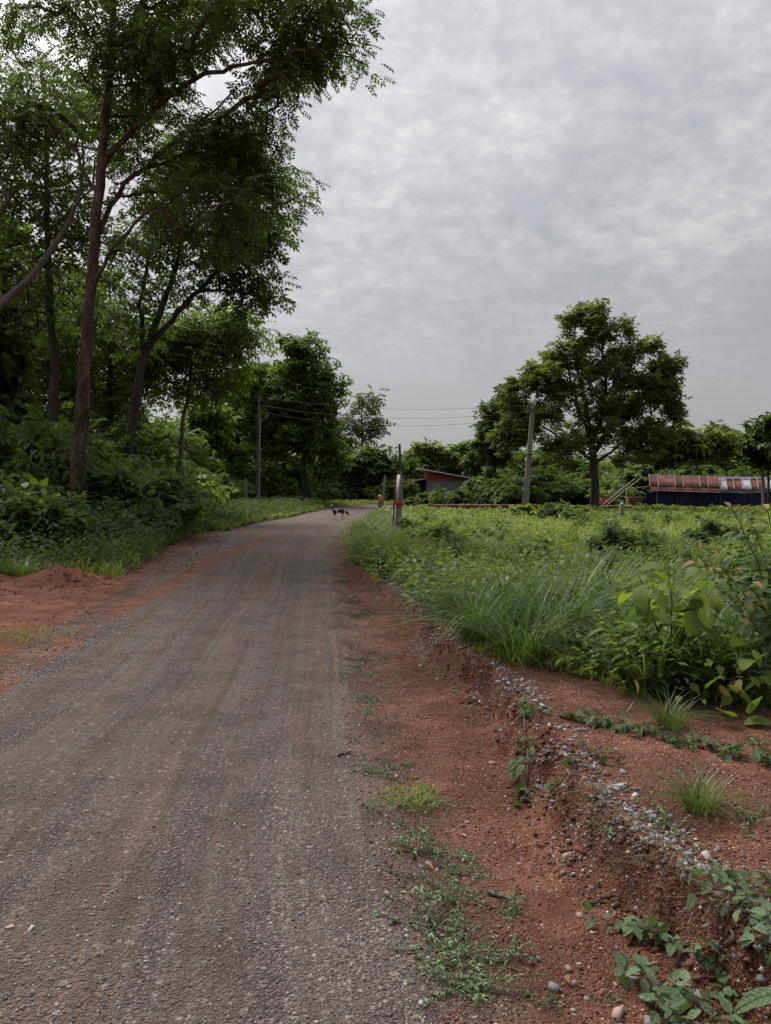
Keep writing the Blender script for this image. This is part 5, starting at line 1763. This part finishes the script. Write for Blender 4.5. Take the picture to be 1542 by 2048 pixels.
# pale weeds in the bottom right corner
for k, (px, py, h, lab) in enumerate([(1290, 1840, .07, 'pale leaved weed at the left end of the corner weeds, above the rust brown rock'), (1345, 1800, .06, 'pale weed on the straw of the bank, topmost of the corner weeds'),
                                      (1400, 1850, .08, 'pale weed in the middle of the corner weeds'), (1470, 1830, .09, 'pale weed right of the middle of the corner weeds'), (1530, 1800, .08, 'pale weed at the right picture edge above the corner stones'),
                                      (1380, 1950, .07, 'pale weed standing among the corner stones'), (1450, 1900, .07, 'pale weed behind the large corner leaf'), (1330, 1990, .05, 'small pale weed low at the bottom edge'),
                                      (1400, 2020, .05, 'small pale weed left of the large corner leaf'), (1530, 1900, .07, 'pale weed at the right edge above the large corner leaf'), (1270, 1760, .05, 'pale seedling on the face of the eroded bank'), (1320, 1900, .06, 'pale weed left of the corner stones'), (1430, 1800, .07, 'pale weed behind the middle of the corner weeds'), (1500, 1870, .07, 'pale weed between the corner stones and the right picture edge'), (1360, 1880, .06, 'pale weed just above the corner stones'), (1480, 1960, .06, 'pale weed right beside the large corner leaf')]):
    q = G(px, py + 25, .12); q[2] = gz(q[0], q[1])
    st = [[(0, 0, 0), (rp.normal(0, .01), rp.normal(0, .01), h * .6), (rp.normal(0, .02), rp.normal(0, .02), h)] for _ in range(2)]
    st[1] = [(0, 0, 0), (rp.normal(0, .03), rp.normal(0, .03), h * .4), (rp.normal(0, .06), rp.normal(0, .05), h * .7)]
    st.append([(0, 0, 0), (rp.normal(0, .04), rp.normal(0, .04), h * .3), (rp.normal(0, .09), rp.normal(0, .07), h * .55)])
    leafy_plant('pale_weed', lab, q, st, 'pale', .052, 8, rp, 'weed', spread=.012, up=.15, stem_r=.0018, droop=.2, from_f=.45)
q = G(1475, 2030, .0); q = np.array([.98, 1.62, gz(.98, 1.62)])
t = thing('corner_sprig', 'sprig with large glossy leaves in the bottom right corner', 'plant', q)
pts = np.array([[0, 0, 0], [.0, .06, .14], [-.005, .12, .25], [-.03, .18, .31]])
MB().tube(pts, [.006, .005, .004, .003], 6).build('stem', M['stem'], t, True)
for p, d, s in [((-.03, .17, .30), (-.95, .05, -.12), .115), ((-.025, .16, .29), (-.25, -.55, -.55), .13), ((-.01, .16, .29), (.5, -.3, -.5), .13), ((-.01, .18, .31), (.4, .5, .1), .11), ((-.0, .12, .25), (-.1, -.9, -.2), .1)]:
    put_leaf(t, 'vine', p, d, s, rp, roll=.1)

# ------------------------------------------------------------------ posts, poles, wires
def rot_lean(ax, ay):
    return Matrix.Rotation(ay, 3, 'Y') @ Matrix.Rotation(ax, 3, 'X')


def concrete_pole(name, label, Y, px0, py0, px1, py1, w0, w1, cat='pole', groove=True, depth=.7, mat='concrete'):
    a, b = P(px0, py0, Y), P(px1, py1, Y)
    a[2] = gz(a[0], a[1]) - .1
    t = thing(name, label, cat, a)
    v = b - a
    mb = MB()
    # H-section shaft: body with two raised edge ribs
    n = 10
    prof = lambda w: np.array([(-w / 2, -w * depth / 2), (-w * .27, -w * depth / 2), (-w * .22, -w * depth / 2 + w * .14), (w * .22, -w * depth / 2 + w * .14), (w * .27, -w * depth / 2), (w / 2, -w * depth / 2), (w / 2, w * depth / 2), (-w / 2, w * depth / 2)]) if groove else np.array([(-w / 2, -w / 2), (w / 2, -w / 2), (w / 2, w / 2), (-w / 2, w / 2)])
    V = []
    for f in np.linspace(0, 1, n):
        w = w0 + (w1 - w0) * f
        pr = prof(w)
        V.append(np.column_stack([pr, np.zeros(len(pr))]) + v * f)
    m = len(V[0])
    i = np.arange(m)
    Fq = np.concatenate([np.stack([k * m + i, k * m + (i + 1) % m, (k + 1) * m + (i + 1) % m, (k + 1) * m + i], 1) for k in range(n - 1)])
    V = np.concatenate(V)
    mb.add(V, Fq)
    top = V[-m:]
    mb.add(np.concatenate([top, [top.mean(0) + [0, 0, .01]]]), np.stack([i, (i + 1) % m, np.full(m, m)], 1))
    mb.build('shaft', M[mat], t)
    return t, a, v


# leaning power pole in the field
pt, pa, pv = concrete_pole('power_pole', 'leaning concrete power pole in front of the broad tree', 40, 1050, 1027, 1066, 810, .30, .19)
MB().box(pv * .545, (.30, .25, .05)).build('band', M['metal_dark'], pt)
MB().box(pv * .955 + np.array([0, -.02, 0]), (.28, .24, .05)).build('band', M['metal_dark'], pt)
br = MB(); br.box(pv * .97 + np.array([-.12, 0, 0]), (.05, .06, .55))
bracket = br.build('bracket', M['metal_dark'], pt)
for dz in (-.2, 0, .2):
    MB().tube([pv * .97 + np.array([-.14, 0, dz]), pv * .97 + np.array([-.20, 0, dz])], [.035, .045], 8).build('insulator', M['metal_dark'], bracket)
MB().tube([pv * .02 + np.array([-.17, 0, 0]), pv * .33 + np.array([-.16, 0, 0])], .03, 8).build('conduit', M['concrete'], pt)
# pole on the left verge
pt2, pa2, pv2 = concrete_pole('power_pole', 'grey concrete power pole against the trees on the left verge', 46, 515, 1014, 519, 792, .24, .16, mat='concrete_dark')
MB().box(pv2 * .34, (.25, .2, .04)).build('band', M['metal_dark'], pt2)
MB().tube([pv2 * .04 + np.array([.10, -.1, 0]), pv2 * .8 + np.array([.09, -.1, 0])], .018, 6).build('conduit', M['wall_grey'], pt2)
br = MB().box(pv2 * .96 + np.array([.08, -.05, 0]), (.05, .06, .6)).build('bracket', M['metal_dark'], pt2)
# short posts
concrete_pole('boundary_post', 'short round topped concrete post beside the left power pole', 45, 492, 1019, 492, 962, .17, .16, 'post')
t, a, v = concrete_pole('boundary_post', 'short pale concrete marker post with pointed top in the field', 30, 1243, 1046, 1244, 1008, .135, .13, 'post', False)
MB().add(np.array([(-.065, -.065, 0), (.065, -.065, 0), (.065, .065, 0), (-.065, .065, 0), (0, 0, .10)]) + v, [[0, 1, 4], [1, 2, 4], [2, 3, 4], [3, 0, 4]]).build('cap', M['concrete'], t)
# far pole with dark upper half
t, a, v = concrete_pole('power_pole', 'thin pole with dark upper half rising left of the house', 48, 804, 1008, 801, 942, .20, .17)
MB().tube([v, v + (P(799, 888, 48) - P(801, 942, 48))], [.085, .075], 8).build('extension', M['metal_dark'], t)
tp = v + (P(799, 890, 48) - P(801, 942, 48))
for dz in (-.15, -.4):
    MB().tube([tp + np.array([-.1, 0, dz]), tp + np.array([-.26, 0, dz])], .05, 6).build('insulator', M['metal_dark'], t)
concrete_pole('leaning_pole', 'slightly leaning grey pole behind the orange topped stub', 52, 764, 1006, 770, 952, .19, .16, 'pole', False)
# stub post with orange bag
t, a, v = concrete_pole('stub_post', 'short grey stub post at the road bend', 45, 760, 1016, 760, 999, .26, .24, 'post', True)
mb = MB()
ang = np.linspace(0, 2 * PI, 13)[:-1]
rings = [(0, .10), (.05, .17), (.16, .19), (.28, .16), (.40, .17), (.50, .13), (.55, .03)]
V = np.concatenate([np.stack([np.cos(ang) * r * (1 + .18 * np.sin(ang * 3 + z_ * 9)), np.sin(ang) * r, np.full(12, z_)], 1) for z_, r in rings])
i = np.arange(12)
Fq = np.concatenate([np.stack([k * 12 + i, k * 12 + (i + 1) % 12, k * 12 + 12 + (i + 1) % 12, k * 12 + 12 + i], 1) for k in range(len(rings) - 1)])
o = mb.add(V, Fq).build('plastic_bag', M['orange_bag'], None, True)
o.location = tuple(a + v + np.array([0, -.02, -.10]))
o.scale = (.72, .72, .72)
tag(o, 'crumpled orange yellow bag pulled over the stub post at the bend', 'bag')

# the near post with the strapped board
Yp = 19.2
t, a, v = concrete_pole('concrete_post', 'leaning concrete post in the roadside grass, wrapped with red straps', Yp, 793, 1092, 800, 985, .165, .145, 'post', True, .8)
mb = MB().box(v * .80, (.17, .165, .10), tint=.5)
mb.build('strap', M['straps'], t)
MB().box(v * .745 + np.array([.0, 0, 0]), (.175, .17, .025), Matrix.Rotation(.25, 3, 'Y')).build('strap', M['straps'], t)
MB().box(v * .42, (.185, .18, .03)).build('strap', M['straps'], t)
MB().tube([v * .42 + np.array([-.04, -.10, 0]), v * .40 + np.array([-.05, -.11, -.05]), v * .36 + np.array([-.04, -.1, -.16]), v * .30 + np.array([-.045, -.1, -.25])], .008, 6).build('strap', M['straps'], t)
ba = P(786, 1084, Yp - .05); bb = P(793, 948, Yp - .05)
t = thing('sign_board', 'narrow white board on a red edged stake, seen almost edge on', 'sign', ba)
vv = bb - ba
mb = MB()
R_ = Matrix.Rotation(math.radians(74), 3, 'Z')
mb2 = []
for f0, f1 in ((0, 1.0),):
    MB().tube([vv * 0 + np.array([-.02, 0, -.1]), vv * .5 + np.array([-.02, 0, 0]), vv], .022, 4).build('stake', M['red_edge'], t)
ct = vv * .80 + np.array([.045, .02, 0])
lean = math.atan2(vv[0], vv[2])
Rb = Matrix.Rotation(lean + .05, 3, 'Y') @ Matrix.Rotation(math.radians(-72), 3, 'Z')
MB().box(ct, (.24, .012, .66), Rb).build('board', M['white_board'], t)
off = np.array(Rb @ Vector((.128, 0, 0)))
MB().box(ct - off, (.014, .02, .67), Rb).build('edge_strip', M['red_edge'], t)
MB().box(ct + np.array(Rb @ Vector((0, 0, .337))), (.27, .02, .014), Rb).build('edge_strip', M['red_edge'], t)

# overhead wires from the left pole to the leaning pole
topL, topR = pa2 + pv2, pa + pv
for k, (dl, drr, lab) in enumerate([(-.05, .0, 'topmost of the three overhead wires crossing the road bend'), (-.55, -.35, 'middle of the three overhead wires crossing the road bend'), (-.95, -.62, 'lowest of the three overhead wires crossing the road bend')]):
    A_, B_ = topL + np.array([.1, 0, dl]), topR + np.array([-.2, 0, drr])
    tt = np.linspace(0, 1, 25)[:, None]
    pts = A_ + (B_ - A_) * tt
    pts[:, 2] -= (.45 + .1 * k) * 4 * (tt * (1 - tt))[:, 0]
    tag(MB().tube(pts, .008, 5).build('overhead_wire', M['wire']), lab, 'wire')
for k, (A_, B_) in enumerate([(P(799, 893, 48), P(740, 908, 70)), (P(799, 903, 48), P(740, 918, 70))]):
    tt = np.linspace(0, 1, 9)[:, None]
    pts = A_ + (B_ - A_) * tt
    pts[:, 2] -= .25 * 4 * (tt * (1 - tt))[:, 0]
    tag(MB().tube(pts, .014, 5).build('overhead_wire', M['wire']), ('upper' if k == 0 else 'lower') + ' thin wire leading left from the far dark topped pole', 'wire')

# ------------------------------------------------------------------ house behind the field
Yh = 76
def hp(px, py, dY=0):
    return P(px, py, Yh + dY)
hb = np.array([hp(900, 968)[0], Yh, 0.0]); hb[2] = gz(hb[0], hb[1])
t = thing('house', 'small house with orange gable, grey wall and sloping grey roof behind bushes', 'house', hb)
L0, R0 = hp(853, 950) - hb, hp(955, 962) - hb
zt = lambda px: (hp(px, np.interp(px, [835, 965], [940, 963])) - hb)[2]
zmid = (hp(850, 962) - hb)[2]
# front wall: grey below, orange gable above
def slab(pts, y0, y1):
    pts = np.array(pts, float); n = len(pts)
    V = np.concatenate([np.column_stack([pts[:, 0], np.full(n, y0), pts[:, 1]]), np.column_stack([pts[:, 0], np.full(n, y1), pts[:, 1]])])
    mb = MB()
    i = np.arange(n)
    mb.add(V, np.stack([i, (i + 1) % n, n + (i + 1) % n, n + i], 1))
    c0, c1 = V[:n].mean(0), V[n:].mean(0)
    mb.add(np.concatenate([V[:n], [c0]]), np.stack([(i + 1) % n, i, np.full(n, n)], 1))
    mb.add(np.concatenate([V[n:], [c1]]), np.stack([i, (i + 1) % n, np.full(n, n)], 1))
    return mb
slab([(L0[0], -.3), (R0[0] - .6, -.3), (R0[0] - .6, zmid), (L0[0], zmid)], 0, 5).build('wall', mat_noise('wall_render', [(0.3, (.17, .175, .185)), (0.7, (.27, .275, .285))], 2, 5, .85, .1), t)
slab([(L0[0], zmid + .003), (R0[0] - .6, zmid + .003), (R0[0] - .6, zt(945) - .06), (L0[0], zt(853) - .06)], -.03, 5.02).build('gable', M['wall_orange'], t)
slab([(R0[0] - .59, -.3), (R0[0], -.3), (R0[0], zt(955) - .1), (R0[0] - .59, zt(947) - .08)], .05, 4.8).build('wall', M['red_edge'], t)
ra, rbb = hp(835, 938) - hb, hp(966, 962) - hb
roof = slab([(ra[0], ra[2]), (rbb[0], rbb[2]), (rbb[0], rbb[2] + .09), (ra[0], ra[2] + .09)], -.9, 5.6).build('roof', M['roof_grey'], t)
MB().tube([(ra[0], -.93, ra[2] + .02), (rbb[0], -.93, rbb[2] + .02)], .06, 6).build('verge_pipe', M['sheet_zinc'], roof)
la, lb_ = hp(805, 968) - hb, hp(853, 958) - hb
lroof = slab([(la[0], la[2]), (lb_[0] - .02, lb_[2]), (lb_[0] - .02, lb_[2] + .12), (la[0], la[2] + .12)], -.6, 4.5).build('lean_to_roof', M['roof_grey'], t)
slab([(la[0] + .3, -.3), (lb_[0] - .03, -.3), (lb_[0] - .03, lb_[2] - .03), (la[0] + .3, la[2] + .02)], 2.5, 2.7).build('lean_to_wall', M['wood'], t)
for fx_ in (.1, .55):
    MB().tube([(la[0] + .25 + fx_ * 2, -.4, -.3), (la[0] + .25 + fx_ * 2, -.4, la[2] + .05 + fx_ * .5)], .06, 6).build('post', M['wood'], t)

# blue roofed house far behind the shed
hb2 = np.array([P(1475, 925, 78)[0], 78, 0])
t = thing('far_house', 'far roof with blue edge glimpsed between trees above the shed', 'house', hb2)
z0 = (P(1440, 921, 78))[2]
slab([(-2.2, z0 + .3), (2.2, z0 - .1), (2.2, z0 + .02), (-2.2, z0 + .42)], -1, 4).build('roof', mat_noise('roof_blue', [(0.3, (.10, .22, .32)), (0.7, (.2, .36, .46))], 3, 4, .6, .1), t)
slab([(-1.9, -.2), (1.9, -.2), (1.9, z0 - .12), (-1.9, z0 + .2)], -.5, 3.5).build('wall', M['wall_grey'], t)

# ------------------------------------------------------------------ low laterite wall behind the field
for (p0, p1, Y0, Yb_, lab) in [(855, 1075, 43.0, 42.0, 'low crumbling red laterite wall behind the field, left of the broad tree'), (1085, 1262, 42.3, 43.5, 'low red earth ledge round the foot of the broad tree')]:
    A_, B_ = loc_on(p0, Y0), loc_on(p1, Yb_)
    n = 60
    tt = np.linspace(0, 1, n)
    rr = np.random.default_rng(p0)
    V = []
    hh = .27 if p0 < 1000 else .17
    for k in range(n):
        c = A_ + (B_ - A_) * tt[k]
        top = hh + .05 * vnoise(np.array([tt[k] * 14]), np.array([p0 * 1.0]))[0] + rr.normal(0, .01)
        for (dy, dz) in ((-.16, -.1), (-.15 + rr.normal(0, .03), top * .5), (-.17 + rr.normal(0, .02), top * .8), (-.12, top), (.2, top + .01), (.22, -.1)):
            V.append(c + np.array([0, dy, dz]))
    i = np.arange(5)
    Fq = np.concatenate([np.stack([k * 6 + i, (k + 1) * 6 + i, (k + 1) * 6 + i + 1, k * 6 + i + 1], 1) for k in range(n - 1)])
    o = MB().add(np.array(V) - A_, Fq).build('low_wall', M['laterite'], None, False)
    o.location = tuple(A_)
    tag(o, lab, 'wall')

# ------------------------------------------------------------------ rusty shed
Ys = 48.0
sb = P(1415, 1016, Ys); sb[2] = gz(sb[0], sb[1])
shed = thing('shed', 'low shed with rusty corrugated roof and dark blue tarpaulin walls', 'shed', sb)


def sheet(parent, a0, a1, b0, b1, mat, waves=7, amp=.016, lift=0.0):
    """corrugated sheet between top edge a0-a1 and bottom edge b0-b1 (local)"""
    a0, a1, b0, b1 = (np.array(v, float) for v in (a0, a1, b0, b1))
    nrm = unit(np.cross(a1 - a0, b0 - a0)); nrm = -nrm if nrm[2] < 0 else nrm
    m = waves * 4 + 1
    u = np.linspace(0, 1, m)
    off = amp * np.cos(u * waves * 2 * PI)[:, None] * nrm + nrm * lift
    rows = []
    for f in (0, .5, 1):
        e0, e1 = a0 + (b0 - a0) * f, a1 + (b1 - a1) * f
        rows.append(e0 + (e1 - e0) * u[:, None] + off)
    V = np.concatenate(rows + [r - nrm * .004 for r in rows])
    i = np.arange(m - 1)
    Fq = []
    for r in (0, 1):
        Fq.append(np.stack([r * m + i, r * m + i + 1, (r + 1) * m + i + 1, (r + 1) * m + i], 1))
        s = 3 * m
        Fq.append(np.stack([s + r * m + i, s + (r + 1) * m + i, s + (r + 1) * m + i + 1, s + r * m + i + 1], 1))
    Fq.append(np.stack([2 * m + i, 2 * m + i + 1, 5 * m + i + 1, 5 * m + i], 1))
    return MB().add(V, np.concatenate(Fq)).build('roof_sheet', mat, parent)


def sp(px, py, dY=0):
    return P(px, py, Ys + dY) - sb


ex = [1298, 1315, 1332.5, 1349, 1365.5, 1381, 1399, 1415, 1437]
for k in range(8):
    x0, x1 = ex[k], ex[k + 1]
    yt0, yt1 = np.interp([x0, x1], [1298, 1437], [950, 953.5])
    ym0, ym1 = np.interp([x0, x1], [1298, 1437], [973, 976])
    yb0, yb1 = np.interp([x0, x1], [1298, 1437], [980.5, 984.5])
    sx = 2.0
    top = sheet(shed, sp(x0, yt0, 1.4), sp(x1 + .8, yt1, 1.4), sp(x0 + sx, ym0, -.3), sp(x1 + sx + .8, ym1, -.3), M['sheet_rust' if k % 3 else 'sheet_rust_dark'], 6, .02, .02 + .012 * (k % 2))
    sheet(shed, sp(x0 + sx * .9, ym0 - 1.5, -.25), sp(x1 + sx * .9 + .8, ym1 - 1.5, -.25), sp(x0 + sx * 1.3, yb0, -.7), sp(x1 + sx * 1.3 + .8, yb1 + (.6 if k % 2 else 0), -.7), M['sheet_rust_dark' if k % 2 else 'sheet_rust'], 6, .02, -.01 - .008 * (k % 2))
    # bare metal lap showing along the joint
    e0, e1 = sp(x0, yt0 - .3, 1.38), sp(x0 + sx, ym0 - .2, -.34)
    if k in (2, 5):
        continue
    MB().tube([e0 + np.array([0, 0, .045]), (e0 + e1) / 2 + np.array([0, 0, .05]), e1 + np.array([0, 0, .045])], .015, 5).build('lap_edge', M['sheet_edge'], top)
MB().tube([sp(1298, 980.7, -.72), sp(1370, 983, -.72), sp(1440, 985, -.72)], .022, 5).build('eave_edge', M['sheet_edge'], shed)
ex2 = [1434, 1451, 1465, 1482, 1499, 1513, 1530, 1552]
mats2 = ['sheet_zinc', 'sheet_rust', 'sheet_rust', 'sheet_zinc', 'sheet_rust', 'sheet_rust', 'sheet_zinc']
for k in range(7):
    x0, x1 = ex2[k], ex2[k + 1]
    s_ = sheet(shed, sp(x0, 956.5, 1.5), sp(x1 + .8, 957, 1.5), sp(x0 + 4, 979, -.1), sp(x1 + 4.8, 980, -.1), M[mats2[k]], 6, .02, .012 * (k % 2))
    e0, e1 = sp(x0, 956, 1.45), sp(x0 + 4, 979, -.15)
    MB().tube([e0 + np.array([0, 0, .04]), e1 + np.array([0, 0, .04])], .02, 5).build('lap_edge', M['sheet_edge'], s_)


def cloth(name, pts_top, pts_bot, mat, parent, folds, amp, seed):
    rr = np.random.default_rng(seed)
    m, n = 60, 7
    u = np.linspace(0, 1, m)
    st, sb_ = np.linspace(0, 1, len(pts_top)), np.linspace(0, 1, len(pts_bot))
    T = np.stack([np.interp(u, st, np.array(pts_top)[:, j]) for j in range(3)], 1)
    B = np.stack([np.interp(u, sb_, np.array(pts_bot)[:, j]) for j in range(3)], 1)
    ph = rr.uniform(0, 6)
    V = []
    for v in np.linspace(0, 1, n):
        r = T + (B - T) * v
        r[:, 1] += amp * (np.sin(u * folds * 6.28 + ph + v * .8) + .6 * np.sin(u * folds * 14 + v * 2)) * (.3 + .7 * v)
        V.append(r)
    V = np.concatenate(V)
    i = np.arange(m - 1)
    Fq = np.concatenate([np.stack([k * m + i, k * m + i + 1, (k + 1) * m + i + 1, (k + 1) * m + i], 1) for k in range(n - 1)])
    V2 = V + np.array([0, .01, 0])
    mb = MB().add(V, Fq[:, ::-1]).add(V2, Fq)
    return mb.build(name, mat, parent, True)


cloth('tarpaulin_wall', [sp(1313, 980, .2), sp(1435, 984, .2)], [sp(1312, 1017, .2), sp(1437, 1017, .2)], M['tarp_blue'], shed, 5, .05, 5)
cloth('tarpaulin_wall', [sp(1437, 984, .35), sp(1560, 983, .35)], [sp(1437, 1017, .35), sp(1560, 1017, .35)], M['tarp_blue'], shed, 6, .05, 6)
cloth('tarpaulin_eave', [sp(1438, 979, -.2), sp(1490, 981, -.2), sp(1550, 979, -.2)], [sp(1438, 985, -.25), sp(1500, 987.5, -.25), sp(1550, 983, -.25)], M['tarp_grey'], shed, 3, .04, 7)
slab([(sp(1312, 1000)[0], -.2), (sp(1560, 1000)[0], -.2), (sp(1560, 1000)[0], .85), (sp(1312, 1000)[0], .85)], 2.0, 2.05).build('back_wall', M['tarp_blue'], shed)
for px in (1314, 1355, 1398, 1440, 1490, 1530):
    MB().tube([sp(px, 1020, .1), sp(px, 984, .1)], .045, 6).build('post', M['wood'], shed)
cloth('ridge_cover', [sp(1296, 948.5, 1.45), sp(1365, 951.5, 1.45), sp(1440, 953, 1.45), sp(1550, 954, 1.5)], [sp(1298, 952, 1.25), sp(1365, 953, 1.25), sp(1440, 956, 1.25), sp(1550, 958, 1.3)], M['tarp_grey'], shed, 2, .01, 8)

# open shelter at the right picture edge
Yo = 43.5
ob = P(1530, 1005, Yo); ob[2] = gz(ob[0], ob[1])
sh = thing('open_shelter', 'open shelter with rusty roof edge on grey posts at the right picture edge', 'shelter', ob)
op = lambda px, py, dY=0: P(px, py, Yo + dY) - ob
for k in range(5):
    sheet(sh, op(1560 + k * 0, 924, 2.2 - k * 1.0), op(1560, 924, 1.2 - k * 1.0), op(1496, 941, 2.2 - k * 1.0), op(1496, 941, 1.2 - k * 1.0), M['sheet_rust'], 6, .02, .01 * (k % 2))
for k in range(5):
    sheet(sh, op(1560, 924.2, 2.2 - k), op(1560, 924.2, 1.2 - k), op(1640, 942, 2.2 - k), op(1640, 942, 1.2 - k), M['sheet_rust'], 6, .02, .01 * (k % 2))
for (px, dY, m_, r) in ((1526, -1.2, 'concrete', .085), (1537, 1.0, 'wood', .07), (1612, -1.2, 'concrete', .085), (1612, 1.0, 'wood', .07)):
    MB().tube([op(px, 1010, dY), op(px, 938, dY)], r, 8).build('post', M[m_], sh)
MB().box(op(1570, 939, -1.2), (2.9, .08, .10)).build('beam', M['wood'], sh)
MB().box(op(1570, 939, 1.0), (2.9, .08, .10)).build('beam', M['wood'], sh)

# bamboo poles, frame and board beside the shed
for k, (p0, p1, lab) in enumerate([((1198, 1012), (1272, 956), 'upper of two crossed bamboo poles leaning beside the broad tree'), ((1207, 1013), (1286, 953), 'longer of two crossed bamboo poles leaning towards the shed'), ((1243, 982), (1300, 972.5), 'thin horizontal bamboo pole running to the shed roof'), ((1252, 1015), (1253, 980), 'upright stick carrying the bamboo poles')]):
    A_, B_ = P(*p0, 46.5 + .15 * k), P(*p1, 47 + .15 * k)
    if p0[1] > 1005:
        A_[2] = gz(A_[0], A_[1]) - .05
    o = MB().tube([A_ - A_, (B_ - A_) * .5 + np.array([0, 0, .03]), B_ - A_], [.04, .034, .026], 6).build('bamboo_pole', M['bamboo'], None, True)
    o.location = tuple(A_)
    tag(o, lab, 'pole')
A_ = loc_on(1269, 47.6)
t = thing('wooden_crate', 'brown plank crate standing under the bamboo poles', 'crate', A_)
for k in range(4):
    MB().box((0, 0, .09 + k * .15), (.86, .5, .142)).build('plank', M['wood'], t)
for s in (-1, 1):
    MB().box((s * .38, -.27, .30), (.07, .03, .62)).build('batten', M['wood'], t)
q = loc_on(1207, 46)
rr = np.random.default_rng(12)
LS['red'] = leaf_set('red', .35, (.1, .3), mat_leaf('leaf_red', (.25, .03, .02), (.40, .05, .03), (.55, .10, .06), .3), (.3, .8), 5)
leafy_plant('red_plant', 'small plant with bright red leaves beside the broad trunk', q, [[(0, 0, 0), (0, 0, .3), (rr.normal(0, .1), 0, .55)], [(0, 0, 0), (.1, 0, .3), (.25, 0, .6)], [(0, 0, 0), (-.1, 0, .3), (-.2, 0, .5)]], 'red', .26, 7, rr, spread=.03, up=.5, from_f=.4)

# ------------------------------------------------------------------ dog
def make_dog(loc, rz):
    verts, edges, rad = [], [], []

    def v(p, r, par=None):
        verts.append(p); rad.append(r)
        if par is not None:
            edges.append((par, len(verts) - 1))
        return len(verts) - 1
    pel = v((-.19, 0, .40), (.075, .085))
    bel = v((-.04, 0, .385), (.072, .088), pel)
    che = v((.11, 0, .375), (.082, .105), bel)
    sho = v((.20, 0, .385), (.072, .095), che)
    nk = v((.29, 0, .345), (.050, .058), sho)
    hd = v((.365, 0, .275), (.056, .058), nk)
    mz = v((.415, 0, .215), (.034, .034), hd)
    v((.445, 0, .175), (.022, .024), mz)
    tl = v((-.27, 0, .445), (.026, .026), pel)
    tl = v((-.315, 0, .515), (.020, .020), tl)
    tl = v((-.315, 0, .60), (.019, .019), tl)
    tl = v((-.275, 0, .645), (.012, .012), tl)
    for s, dx in ((1, .05), (-1, -.05)):
        h = v((-.205, s * .065, .335), (.058, .066), pel)
        k_ = v((-.165 + dx * .8, s * .07, .235), (.036, .040), h)
        hk = v((-.265 + dx, s * .07, .135), (.021, .023), k_)
        pw = v((-.245 + dx, s * .07, .030), (.019, .020), hk)
        v((-.205 + dx, s * .07, .016), (.020, .014), pw)
    for s, dx in ((1, -.045), (-1, .05)):
        h = v((.165, s * .065, .295), (.042, .050), che)
        k_ = v((.150 + dx * .4, s * .068, .195), (.028, .030), h)
        w_ = v((.165 + dx, s * .068, .105), (.019, .020), k_)
        pw = v((.162 + dx, s * .068, .028), (.018, .019), w_)
        v((.197 + dx, s * .068, .015), (.020, .014), pw)
    me = bpy.data.meshes.new('body')
    me.from_pydata(verts, edges, [])
    me.update()
    tmp = bpy.data.objects.new('tmp', me)
    COL.objects.link(tmp)
    sk = tmp.modifiers.new('skin', 'SKIN')
    sk.use_smooth_shade = True
    sv = me.skin_vertices[0].data
    for i, r in enumerate(rad):
        sv[i].radius = r
        sv[i].use_root = (i == 0)
    ss = tmp.modifiers.new('sub', 'SUBSURF')
    ss.levels = ss.render_levels = 2
    dg = bpy.context.evaluated_depsgraph_get()
    me2 = bpy.data.meshes.new_from_object(tmp.evaluated_get(dg))
    bpy.data.objects.remove(tmp)
    co = np.empty(len(me2.vertices) * 3, np.float32)
    me2.vertices.foreach_get('co', co)
    co = co.reshape(-1, 3)
    x, y_, z = co[:, 0], co[:, 1], co[:, 2]
    white = sstep(.25, .19, z + .05 * vnoise(x * 22, y_ * 22, 3)) * (x < .28)                       # legs
    white = np.maximum(white, np.exp(-((x + .10) / .045) ** 2 - ((z - .39) / .07) ** 2))              # flank patch
    white = np.maximum(white, np.exp(-((x - .245) / .035) ** 2))                                     # collar of white
    white = np.maximum(white, sstep(.53, .57, z) * (x < -.2))                                        # tail
    white = np.maximum(white, sstep(.19, .15, z) * (x > .38))                                        # muzzle
    white = np.maximum(white, sstep(.34, .30, z) * (np.abs(y_) < .05) * (x > -.12) * (x < .2))        # belly
    at = me2.attributes.new('tint', 'FLOAT', 'POINT')
    at.data.foreach_set('value', np.clip(white, 0, 1).astype(np.float32))
    for p in me2.polygons:
        p.use_smooth = True
    m, t, b = newmat('dog_coat')
    a_ = N(t, 'ShaderNodeAttribute', attribute_name='tint')
    tcx = N(t, 'ShaderNodeTexCoord')
    nz = noise(t, tcx.outputs['Object'], 60, 3, .6)
    c = ramp(t, math_node(t, 'ADD', a_.outputs['Fac'], math_node(t, 'MULTIPLY', math_node(t, 'SUBTRACT', nz, .5), .4)), [(0, (.010, .008, .008)), (.38, (.025, .018, .015)), (.55, (.42, .30, .24)), (1, (.66, .58, .52))])
    t.links.new(c, b.inputs['Base Color'])
    b.inputs['Roughness'].default_value = .7
    d = thing('dog', 'black and white dog with curled up tail sniffing the gravel road', 'dog', loc, rz)
    obj('body', me2, m, d)
    for s in (-1, 1):
        V = np.array([(.345, s * .045, .325), (.385, s * .052, .318), (.372, s * .085, .265), (.362, s * .06, .30)])
        me3 = make_mesh('ear', np.concatenate([V, V + np.array([-.012, s * -.002, 0])]), [[[0, 1, 3], [1, 2, 3], [2, 0, 3], [4, 7, 5], [5, 7, 6], [6, 7, 4]]], np.zeros(8))
        obj('ear', me3, m, d)
    return d


q = G(678, 1038)
make_dog((q[0], q[1], gz(q[0], q[1])), .12)
